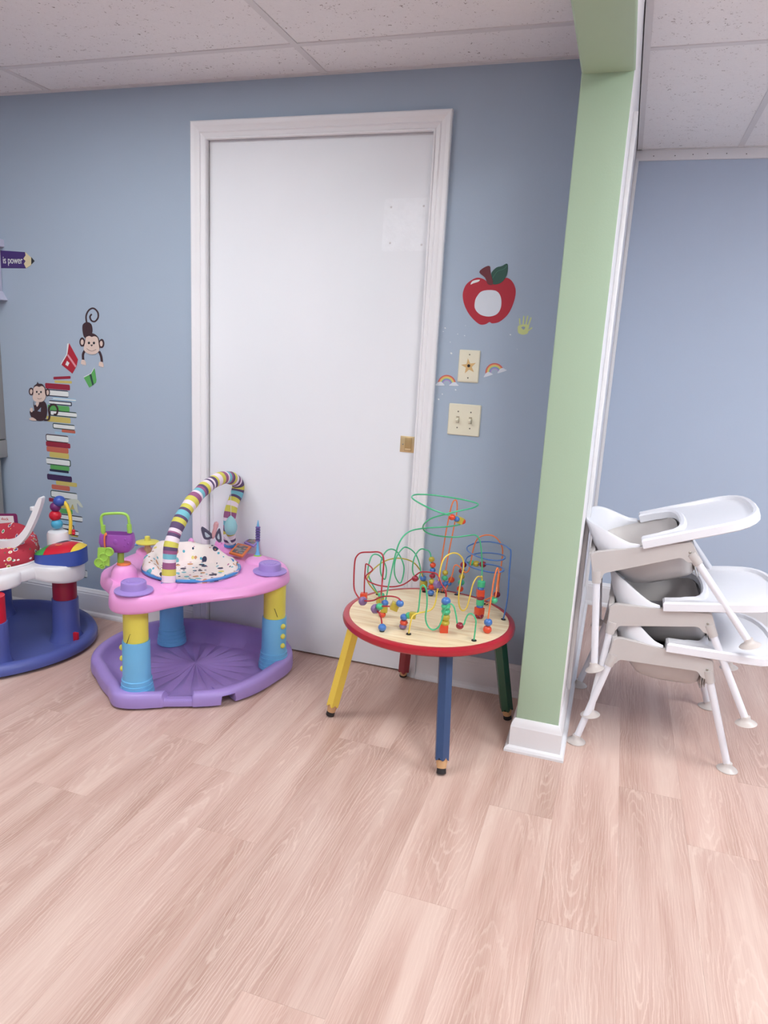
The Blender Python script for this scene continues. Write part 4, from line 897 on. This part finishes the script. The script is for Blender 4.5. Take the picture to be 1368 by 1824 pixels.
# flying books
bk_ = sticker('book_sticker', 'wall sticker of an open red book flying near the monkey', 'wall sticker', *U(550, 800))
poly('pages', UL([(510, 600), (535, 592), (520, 730), (425, 880), (430, 850), (500, 735)]), I['white'], bk_); poly('cover', UL([(535, 592), (650, 805), (632, 890), (578, 988), (437, 872), (512, 742)]), I['red'], bk_, 1)
poly('spine', UL([(512, 755), (525, 735), (632, 890), (618, 910)]), I['pink'], bk_, 2); poly('title_patch', UL([(510, 822), (540, 850), (520, 892), (488, 872)]), I['white'], bk_, 2)
bk_ = sticker('book_sticker', 'wall sticker of an open green book below the hanging monkey', 'wall sticker', *U(810, 1050))
poly('pages', UL([(860, 910), (870, 925), (825, 990), (730, 1040), (722, 1030), (815, 985)]), I['white'], bk_); poly('cover', UL([(865, 915), (890, 1070), (885, 1105), (798, 1170), (727, 1040), (820, 992)]), I['green'], bk_, 1); poly('spine', UL([(800, 1000), (825, 990), (858, 1130), (838, 1142)]), I['dkgreen'], bk_, 2)
# tower of printed books
tower = sticker('book_tower_sticker', 'wall sticker of a tall leaning tower of printed books', 'wall sticker', 105, 860)
V = lambda u, v: (60 + u / 6.083, 740 + v / 6.083)
def pbook(f, ul, vt, vb, ur, kind, c_, tilt=0.0):
    x0, z1 = wp(*f(ul, vt)); _, z0 = wp(*f(ul, vb)); x1, _2 = wp(*f(ur, vt))
    h = z1 - z0; e = .0045; T = lambda x, z: (x, z + (x - x0) * tilt)
    if kind == 'spine':
        poly('book', [T(*q) for q in rounded([(x0, z0), (x1, z0), (x1, z1), (x0, z1)], h * .28, 3)], I[c_], tower, 0, True)
    else:
        b = poly('book', [T(*q) for q in rounded([(x0, z0), (x1, z0), (x1, z1), (x0, z1)], h * .3, 3)], I[c_], tower, 0, True)
        a0, a1 = (x0 + e, x1) if kind == 'L' else (x0, x1 - e)
        pg = rounded([(a0, z0 + e), (a1 + (.0008 if kind == 'L' else 0), z0 + e), (a1 + (.0008 if kind == 'L' else 0), z1 - e), (a0 - (0 if kind == 'L' else .0008), z1 - e)], h * .15, 2)
        o0 = tower.location; bm = B(); y0, y1 = D - LAY, D - 2 * LAY
        ring_faces(bm, [[Vector((x, y0, z)) for x, z in [T(*q) for q in pg]], [Vector((x, y1, z)) for x, z in [T(*q) for q in pg]]], True, True, True)
        for v in bm.verts: v.co -= o0
        p_ = obj('pages', bm, I['white'], b, 0); p_.location = (0, 0, 0)
for a in [(330, 1030, 1065, 552, 'spine', 'crimson', .10), (345, 1075, 1108, 568, 'spine', 'olive', 0.03), (222, 1108, 1180, 542, 'spine', 'crimson'), (250, 1188, 1278, 522, 'L', 'navy'), (315, 1290, 1330, 622, 'L', 'ltblue'), (275, 1332, 1386, 567, 'R', 'navy'), (255, 1390, 1460, 535, 'spine', 'green'), (285, 1460, 1532, 630, 'L', 'dkgreen'), (240, 1535, 1607, 550, 'spine', 'olive'), (320, 1628, 1700, 605, 'L', 'dkgreen')]: pbook(U, *a)
for a in [(305, 150, 182, 450, 'spine', 'orange'), (230, 172, 197, 455, 'spine', 'ltblue'), (130, 198, 278, 375, 'L', 'brown'), (133, 278, 330, 395, 'spine', 'crimson'), (140, 332, 388, 375, 'spine', 'orange'), (172, 392, 450, 380, 'spine', 'olive'), (137, 452, 527, 400, 'R', 'dkgreen'), (180, 533, 578, 385, 'spine', 'green'), (173, 577, 602, 378, 'spine', 'navy'), (165, 604, 636, 395, 'spine', 'ltblue'), (145, 630, 692, 412, 'spine', 'purple'), (242, 705, 748, 467, 'spine', 'olive'), (195, 745, 795, 390, 'spine', 'orange'), (183, 805, 884, 470, 'L', 'dkgreen'), (165, 890, 930, 330, 'spine', 'crimson'), (290, 945, 1000, 440, 'spine', 'olive'), (285, 1005, 1055, 420, 'spine', 'green'), (270, 1060, 1122, 528, 'L', 'black'), (300, 1122, 1170, 450, 'spine', 'ltblue'), (315, 1172, 1228, 435, 'R', 'black'), (330, 1230, 1285, 485, 'L', 'brown'), (400, 1287, 1310, 480, 'spine', 'olive'), (400, 1335, 1395, 530, 'R', 'black'), (440, 1412, 1450, 580, 'spine', 'green'), (400, 1545, 1640, 520, 'R', 'black'), (420, 1650, 1735, 580, 'L', 'dkgreen')]: pbook(V, *a)
pl_ = sticker('banana_sticker', 'wall sticker of a pale banana peel on the printed book tower', 'wall sticker', *V(440, 950))
poly('peel', [V(*q) for q in smooth_poly([(345, 945), (370, 915), (420, 905), (480, 912), (515, 950), (538, 995), (505, 985), (475, 950), (480, 1010), (490, 1055), (465, 1045), (440, 1000), (425, 960), (400, 1010), (380, 950)], 4)], ink('peel', (206, 212, 196)), pl_, 3)
# pencil with words
pn = sticker('pencil_sticker', 'purple pencil wall sticker lettered with white words', 'wall sticker', 25, 463)
poly('pencil_body', [(-60, 442), (45, 449), (52, 463), (46, 478), (-60, 477)], I['violet'], pn); poly('pencil_wood', [(45, 449), (56, 459), (56, 472), (47, 478), (43, 470), (46, 465), (42, 461), (46, 455)], I['cream'], pn, 1); poly('pencil_lead', [(56, 458), (62, 465), (56, 471)], I['black'], pn, 1)
x, z = wp(23, 464); text_mesh('pencil_words', 'is power', .036, I['white'], pn, Matrix.Translation(Vector((x, D - .0019, z)) - pn.location) @ Matrix.Rotation(PI / 2, 4, 'X') @ Matrix.Diagonal((.86, 1.2, 1, 1)))
# apple
A6 = lambda u, v: (680 + u / 4.56, 440 + v / 4.56)
def AL(l): return [A6(*p) for p in l]
ap = sticker('apple_sticker', 'red apple wall sticker with a pale round centre', 'wall sticker', *A6(870, 420))
poly('apple_body', AL(smooth_poly([(700, 290), (770, 250), (830, 262), (880, 300), (950, 290), (1010, 250), (1060, 280), (1088, 350), (1075, 440), (1030, 540), (960, 605), (900, 620), (875, 610), (840, 628), (790, 625), (720, 560), (675, 480), (658, 400), (668, 340)])), I['red'], ap)
poly('pale_centre', AL(smooth_poly([(775, 400), (810, 362), (870, 350), (935, 360), (968, 410), (968, 490), (935, 545), (870, 565), (800, 548), (758, 500), (758, 440)])), I['pale'], ap, 1)
poly('stem', AL(smooth_poly([(793, 205), (830, 168), (878, 155), (885, 210), (905, 300), (862, 302), (840, 250)], 3)), I['stem'], ap, 2)
poly('leaf', AL(smooth_poly([(892, 210), (930, 168), (975, 155), (1015, 135), (1026, 160), (1015, 230), (970, 290), (905, 303), (898, 260)], 4)), I['leaf'], ap, 1); ribbon_obj('leaf_vein', AL([(900, 255), (940, 200), (990, 180), (1020, 150)]), .5, I['leafl'], ap, 2)
poly('highlight', AL(smooth_poly([(722, 305), (740, 275), (795, 265), (785, 282), (745, 295)], 3)), I['white'], ap, 1)
# handprint
hp = sticker('handprint_sticker', 'small pale green handprint sticker right of the apple', 'wall sticker', *A6(1165, 640))
poly('palm', AL(smooth_poly([(1110, 640), (1150, 628), (1195, 635), (1190, 670), (1185, 700), (1150, 712), (1112, 700), (1105, 670)])), I['lime'], hp)
for s_ in ([(1122, 630), (1120, 580)], [(1148, 628), (1155, 560)], [(1172, 628), (1186, 558)], [(1192, 635), (1213, 572)], [(1188, 680), (1222, 655)]): ribbon_obj('finger', AL(s_ if len(s_) > 2 else [s_[0], ((s_[0][0] + s_[1][0]) / 2, (s_[0][1] + s_[1][1]) / 2), s_[1]]), 1.1, I['lime'], hp)
poly('heart', AL([(1148, 672), (1132, 652), (1148, 645), (1166, 650), (1160, 668)]), ink('wallblue', (150, 165, 186)), hp, 1)
# rainbows
def rainbow(cx_, cy_, R_, rot, label):
    rb = sticker('rainbow_sticker', label, 'wall sticker', cx_, cy_)
    for k, c_ in enumerate(['redarc', 'orarc', 'yelarc', 'ygreen', 'bluearc', 'mauve']):
        r = R_ * (1 - k * .11); pts = [(cx_ + r * math.cos(PI + PI * j / 12 + rot), cy_ + r * math.sin(PI + PI * j / 12 + rot)) for j in range(13)]
        ribbon_obj('arc', pts, R_ * .058, I[c_], rb, 0)
    for s in (-1, 1):
        c_ = (cx_ + s * R_ * .82 * math.cos(rot), cy_ + s * R_ * .82 * math.sin(rot)); q = [(-8, 3.2), (-6, 0), (-2, -3), (3, -3.5), (7, 0), (8.5, 3)]
        poly('cloud', smooth_poly([(c_[0] + a * math.cos(rot) * .95 - b * math.sin(rot), c_[1] + a * math.sin(rot) + b * math.cos(rot)) for a, b in q], 3), I['pale'], rb, 1)
rainbow(*A6(528, 1112), 15.2, .03, 'small rainbow sticker with clouds beside the door casing'); rainbow(*A6(917, 1018), 15.6, -.28, 'small tilted rainbow sticker with clouds right of the upper plate')
# plates
M_ivory = mat('ivory_plastic', rgb(232, 226, 202), .35, .02, 10); M_screw = mat('plate_screw', rgb(120, 112, 98), .4, metal=.6)
def plate(name, label, cat, cx_, cz, w, h):
    t = thing(name, label, cat, (cx_, D, cz)); bm = B()
    a = rounded([(-w / 2, -h / 2), (w / 2, -h / 2), (w / 2, h / 2), (-w / 2, h / 2)], .004, 3); s = 1 - .006 / w
    ring_faces(bm, [[Vector((x, 0, z)) for x, z in a], [Vector((x, -.003, z)) for x, z in a], [Vector((x * s, -.0062, z * s)) for x, z in a]], True, True, True); obj('plate', bm, M_ivory, t, 30); return t
sx_, sz_ = wp(835.5, 652.5); p1 = plate('wall_plate', 'ivory wall plate with an orange star sticker', 'wall plate', sx_, sz_, .078, .117)
for dz in (.042, -.042):
    bm = B(); lathe(bm, [(.0026, 0), (.002, .0012)], 12, Matrix.Translation((0, -.0062, dz)) @ Matrix.Rotation(PI / 2, 4, 'X')); obj('screw', bm, M_screw, p1)
bm = B(); star = [((.029 if k % 2 == 0 else .0115) * math.cos(PI / 2 + k * PI / 5 + .18), (.029 if k % 2 == 0 else .0115) * math.sin(PI / 2 + k * PI / 5 + .18)) for k in range(10)]
ring_faces(bm, [[Vector((x, -.0060, z)) for x, z in star], [Vector((x, -.0068, z)) for x, z in star]], True, True, True); so = obj('star_sticker', bm, I['sand'], p1, 0)
bm = B(); lathe(bm, [(.0055, 0), (.0055, .002), (.003, .0024)], 16, Matrix.Translation((0, -.0062, .002)) @ Matrix.Rotation(PI / 2, 4, 'X')); obj('socket_hole', bm, M_dark, p1)
sx_, sz_ = wp(827, 748); p2 = plate('light_switch', 'ivory double light switch plate below the star plate', 'light switch', sx_, sz_, .122, .117)
for s in (-1, 1):
    for dz in (.030, -.030):
        bm = B(); lathe(bm, [(.0028, 0), (.0022, .0012)], 12, Matrix.Translation((s * .024, -.0062, dz)) @ Matrix.Rotation(PI / 2, 4, 'X')); obj('screw', bm, M_screw, p2)
    bm = B(); box(bm, (s * .024 - .0058, -.0068, -.0125), (s * .024 + .0058, -.0058, .0125)); bz = obj('toggle_slot', bm, mat('ivory_shade', rgb(176, 166, 140), .5), p2)
    bm = B(); box(bm, (-.0045, -.016, -.006), (.0045, 0, .006), 0, .001, Matrix.Translation((s * .024, -.0064, .002)) @ Matrix.Rotation(.45, 4, 'X')); obj('toggle', bm, M_ivory, bz)
# chips in the blue paint
for u, v, r in [(515, 658, 1.4), (500, 686, 1.0), (617, 707, .9), (673, 720, .9), (557, 772, .9), (565, 863, 2.0), (492, 1195, 1.1), (462, 1237, 1.6), (600, 1160, 1.5), (1045, 712, 1.4), (680, 638, .7), (1100, 830, .6)]:
    c_ = A6(u, v); poly('paint_chip', ell(c_[0], c_[1], r, r * .7, 10, .6), I['white'], wall_back)
# ================================================================ stack of three low high chairs
M_taupe = mat('taupe_plastic', rgb(204, 198, 195), .33, .03, 14); M_cw = mat('white_chair_plastic', rgb(240, 240, 245), .28, .02, 10); M_tub = mat('white_leg_tube', rgb(238, 238, 244), .3, .02, 10)
M_foot = mat('clear_foot', rgb(232, 222, 216), .3, .04, 20, trans=.25); M_gry = mat('seat_shade_grey', rgb(150, 146, 150), .6); M_steel = mat('steel', rgb(170, 165, 155), .3, metal=.9)
HW = .222
def high_chair(label, pos, yaw, pitch):
    t = thing('high_chair', label, 'high chair', pos, (0, 0, 0), 'stacked high chairs')
    t.rotation_euler = (Matrix.Rotation(yaw, 4, 'Z') @ Matrix.Rotation(-pitch, 4, 'Y')).to_euler()
    # side frames with leg sockets
    def ztop(x): return .402 - (x + .155) * .11
    for s in (-1, 1):
        bm = B(); y0, y1 = s * HW, s * (HW - .020)
        out = rounded([(-.178, .302), (-.150, .302), (-.140, .322), (.112, .324), (.128, .300), (.166, .300), (.152, ztop(.14)), (.135, ztop(.135)), (-.145, ztop(-.145)), (-.165, .392)], .010, 3)
        i_ = [(x * .985, .35 + (z - .35) * .95) for x, z in out]
        ring_faces(bm, [[Vector((x, y1, z)) for x, z in i_], [Vector((x, y1 + s * .004, z)) for x, z in out], [Vector((x, y0 - s * .004, z)) for x, z in out], [Vector((x, y0, z)) for x, z in i_]], True, True, True)
        fr = obj('side_frame', bm, M_taupe, t, 35)
        for xx, zz in ((-.160, .330), (.138, .336)):
            bm = B(); ball(bm, (xx, y0 + s * .001, zz), .0042, 10, .6, Matrix.Rotation(PI / 2, 4, 'X')); obj('bolt', bm, M_steel, fr)
    # top rails of the frame, rear and front
    bm = B(); box(bm, (-.168, -HW + .012, .345), (-.150, HW - .012, .398), bevel=.005); obj('rear_rail', bm, M_taupe, t)
    bm = B(); box(bm, (.130, -HW + .012, .325), (.148, HW - .012, .365), bevel=.005); obj('front_rail', bm, M_taupe, t)
    # legs
    for sx in (-1, 1):
        for s in (-1, 1):
            top = Vector((-.161, s * (HW - .010), .322)) if sx < 0 else Vector((.146, s * (HW - .010), .318)); ft = Vector((sx * .245, s * .232, .012))
            jt = top + (ft - top) * .09
            bm = B(); cone(bm, top + (top - ft) * .04, jt, .0170, .0150, 20); sk = obj('leg_socket', bm, M_taupe, t)
            bm = B(); cone(bm, jt + (jt - ft) * .02, ft, .0120, .0116, 18); lg = obj('leg', bm, M_tub, t)
            bm = B(); lathe(bm, [(.031, 0), (.0335, .0015), (.030, .005), (.020, .010), (.0145, .017), (.0132, .026), (.006, .028)], 24, Matrix.Translation((ft.x, ft.y, 0))); obj('foot', bm, M_foot, lg)
    # seat bucket under the frame
    bm = B(); rings = []
    for z, x0, x1, hw in [(.372, -.150, .135, HW - .022), (.345, -.145, .138, HW - .026), (.32, -.130, .145, .165), (.27, -.100, .150, .145), (.240, -.075, .148, .130), (.228, -.040, .140, .110)]:
        c = (x0 + x1) / 2; a = (x1 - x0) / 2; rg = []
        for k in range(40):
            an = 2 * PI * k / 40; rg.append(Vector((c + a * math.copysign(abs(math.cos(an)) ** .5, math.cos(an)), hw * math.copysign(abs(math.sin(an)) ** .5, math.sin(an)), z)))
        rings.append(rg)
    ring_faces(bm, rings, True, False, True)
    inner = [[Vector((v.x * .93, v.y * .93, v.z + .010)) for v in r] for r in rings]; ring_faces(bm, inner, True, False, True)
    bk = obj('seat_bucket', bm, M_taupe, t, 50)
    for k in range(3):
        bm = B(); box(bm, (.143 + k * .007, -.118, .222 + k * .003), (.1455 + k * .007, .118, .268), bevel=.001); obj('rib', bm, M_taupe, bk)
    bm = B(); box(bm, (.148, -.03, .30), (.162, .0, .325), bevel=.003); box(bm, (.155, -.022, .29), (.159, -.008, .335), bevel=.0015); obj('latch', bm, M_steel, t)
    # white wrap-round backrest shell: an upright band, high behind, falling to the sides
    bm = B(); n = 48; r = [[] for _ in range(6)]
    for k in range(n + 1):
        u = -1 + 2.0 * k / n; an = PI + u * PI * .5                        # half turn round the back
        ex = .62; ca, sa = math.cos(an), math.sin(an)
        xo = -.005 + .150 * math.copysign(abs(ca) ** ex, ca); yo = (HW - .006) * math.copysign(abs(sa) ** ex, sa)
        h = .396 + .096 * max(0, 1 - (abs(u)) ** 3.2) ** 1.1 - max(0, (xo + .155)) * .02
        zb = .372
        di = Vector((xo + .0, yo * .75, 0)); di = -di.normalized() * .016 if di.length > 1e-4 else Vector()
        lean = Vector((-.012 * (1 - abs(u)), 0, 0))
        o_ = Vector((xo, yo, 0)); r[0].append(o_ + di + Vector((0, 0, zb))); r[1].append(o_ + Vector((0, 0, zb))); r[2].append(o_ + lean + Vector((0, 0, h - .008))); r[3].append(o_ + lean + di * .35 + Vector((0, 0, h))); r[4].append(o_ + lean + di * .8 + Vector((0, 0, h - .003))); r[5].append(o_ + di * 1.15 + lean * .6 + Vector((0, 0, h - .014)))
    rr = [list(x) for x in zip(*r)]; ring_faces(bm, rr, True, True, True); obj('backrest', bm, M_cw, t, 60)
    # inner liner of the seat
    bm = B(); rings2 = [[Vector((v.x * .955, v.y * .945, z)) for v in rings[i]] for i, z in ((0, .375), (1, .345), (2, .325), (4, .262), (5, .248))]; ring_faces(bm, rings2, True, False, True); obj('seat_liner', bm, M_gry, bk, 50)
    # tray: a dished board with two arms reaching back along the frame
    def outline(ins):
        w = HW + .014 - ins; pts = []
        for q in [(.004 + ins, -w), (.10, -w), (.20, -w + .004)]: pts.append(q)
        for k in range(13):
            a_ = -PI / 2 + PI * k / 12; pts.append((.245 + (.135 - ins) * abs(math.cos(a_)) ** .72, (w - .004) * math.copysign(abs(math.sin(a_)) ** .72, math.sin(a_))))
        for q in [(.20, w - .004), (.10, w), (.004 + ins, w)]: pts.append(q)
        iw = w - .058 + ins * 2                                           # cut for the child's waist
        pts.append((.004 + ins, iw)); pts.append((.060, iw - .004))
        for k in range(11):
            a_ = PI / 2 - PI * k / 10; pts.append((.075 + ins + .060 * math.cos(a_) ** .7 if 0 < k < 10 else .075, (iw - .012) * math.copysign(abs(math.sin(a_)) ** .8, math.sin(a_))))
        pts.append((.060, -iw + .004)); pts.append((.004 + ins, -iw))
        return pts
    zt = lambda x: .412 - max(0, x - .02) * .02
    zb = lambda x: .376 - max(0, x - .06) * .02
    bm = B(); o0, o1, o2 = outline(0), outline(.006), outline(.016)
    rg = [[Vector((x, y, zb(x) + .002)) for x, y in o1], [Vector((x, y, zb(x) + .006)) for x, y in o0], [Vector((x, y, zt(x) - .006)) for x, y in o0], [Vector((x, y, zt(x))) for x, y in o1], [Vector((x, y, zt(x) - .001)) for x, y in o2], [Vector((x, y, zt(x) - (.012 if x > .13 else .004))) for x, y in outline(.022)]]
    V_ = ring_faces(bm, rg, True, False, False)
    for loop in (V_[0], V_[-1]):
        es = [bm.edges.get((loop[i], loop[(i + 1) % len(loop)])) for i in range(len(loop))]
        bmesh.ops.triangle_fill(bm, edges=[e for e in es if e], use_beauty=True, use_dissolve=False)
    tr = obj('tray', bm, M_cw, t, 40)
    return t
high_chair('lowest high chair of the stack, standing on the floor', (.227, 2.655, 0), .037, 0.0)
high_chair('middle high chair of the stack', (.272, 2.662, .139), -.011, .157)
high_chair('topmost high chair of the stack, tipped with its tray up', (.254, 2.660, .358), .004, .353)
# ================================================================ things at the left edge of the photograph
M_gcab = mat('grey_laminate', rgb(150, 148, 146), .5, .04, 6); M_lav = mat('lavender_plastic', rgb(196, 196, 216), .4, .04, 10)
cab = thing('wall_cabinet', 'grey cabinet panel at the left edge beside the pencil sticker', 'cabinet', (-2.98, D, .72))
def cl_(v): return Vector(v) - cab.location
def cbx(name, lo, hi, m_, par, bv=.002):
    bm = B(); box(bm, cl_(lo), cl_(hi), bevel=bv); return obj(name, bm, m_, par)
xe = -2.722
body = cbx('cabinet_body', (-3.3, 2.50, .80), (xe, D, 1.385), M_gcab, cab)
cbx('bottom_rail', (-3.3, 2.495, .715), (xe + .003, D, .796), M_gcab, cab)
for zz in (1.12, 1.03):
    bm = B(); ball(bm, cl_((xe, 2.60, zz)), .004, 10); obj('screw_cap', bm, M_dark, body)
leg = thing('grey_stand', 'grey floor stand under the cabinet at the left edge', 'stand', (-2.98, D - .1, 0))
bm = B(); box(bm, Vector((-3.25, 2.56, .0)) - leg.location, Vector((at(14, 1060, 'Y', 2.655).x, 2.655, .10)) - leg.location, bevel=.003); obj('stand_foot', bm, M_gcab, leg)
bm = B(); box(bm, Vector((-3.2, 2.58, .10)) - leg.location, Vector((at(6, 890, 'Y', 2.655).x, 2.655, .714)) - leg.location, bevel=.003); obj('stand_panel', bm, M_gcab, leg)
hold = thing('plastic_holder', 'pale lavender plastic holder on the wall at the left edge', 'wall holder', (-2.9, D, 1.42))
def hbx(name, pts, y0, y1, m_):
    Q = [wp(*p) for p in pts]; bm = B(); ring_faces(bm, [[Vector((x, y0, z)) - hold.location for x, z in Q], [Vector((x, y1, z)) - hold.location for x, z in Q]], True, True, True); return obj(name, bm, m_, hold, 30)
hbx('holder_top', [(-60, 420), (7, 427), (8, 440), (2, 441), (-60, 440)], D - .05, D, M_lav)
hbx('holder_back', [(-60, 440), (1, 441), (5, 520), (-60, 520)], D - .03, D - .003, M_lav)
hbx('holder_lip', [(-60, 518), (5, 519), (14, 535), (-60, 536)], D - .06, D, M_lav)
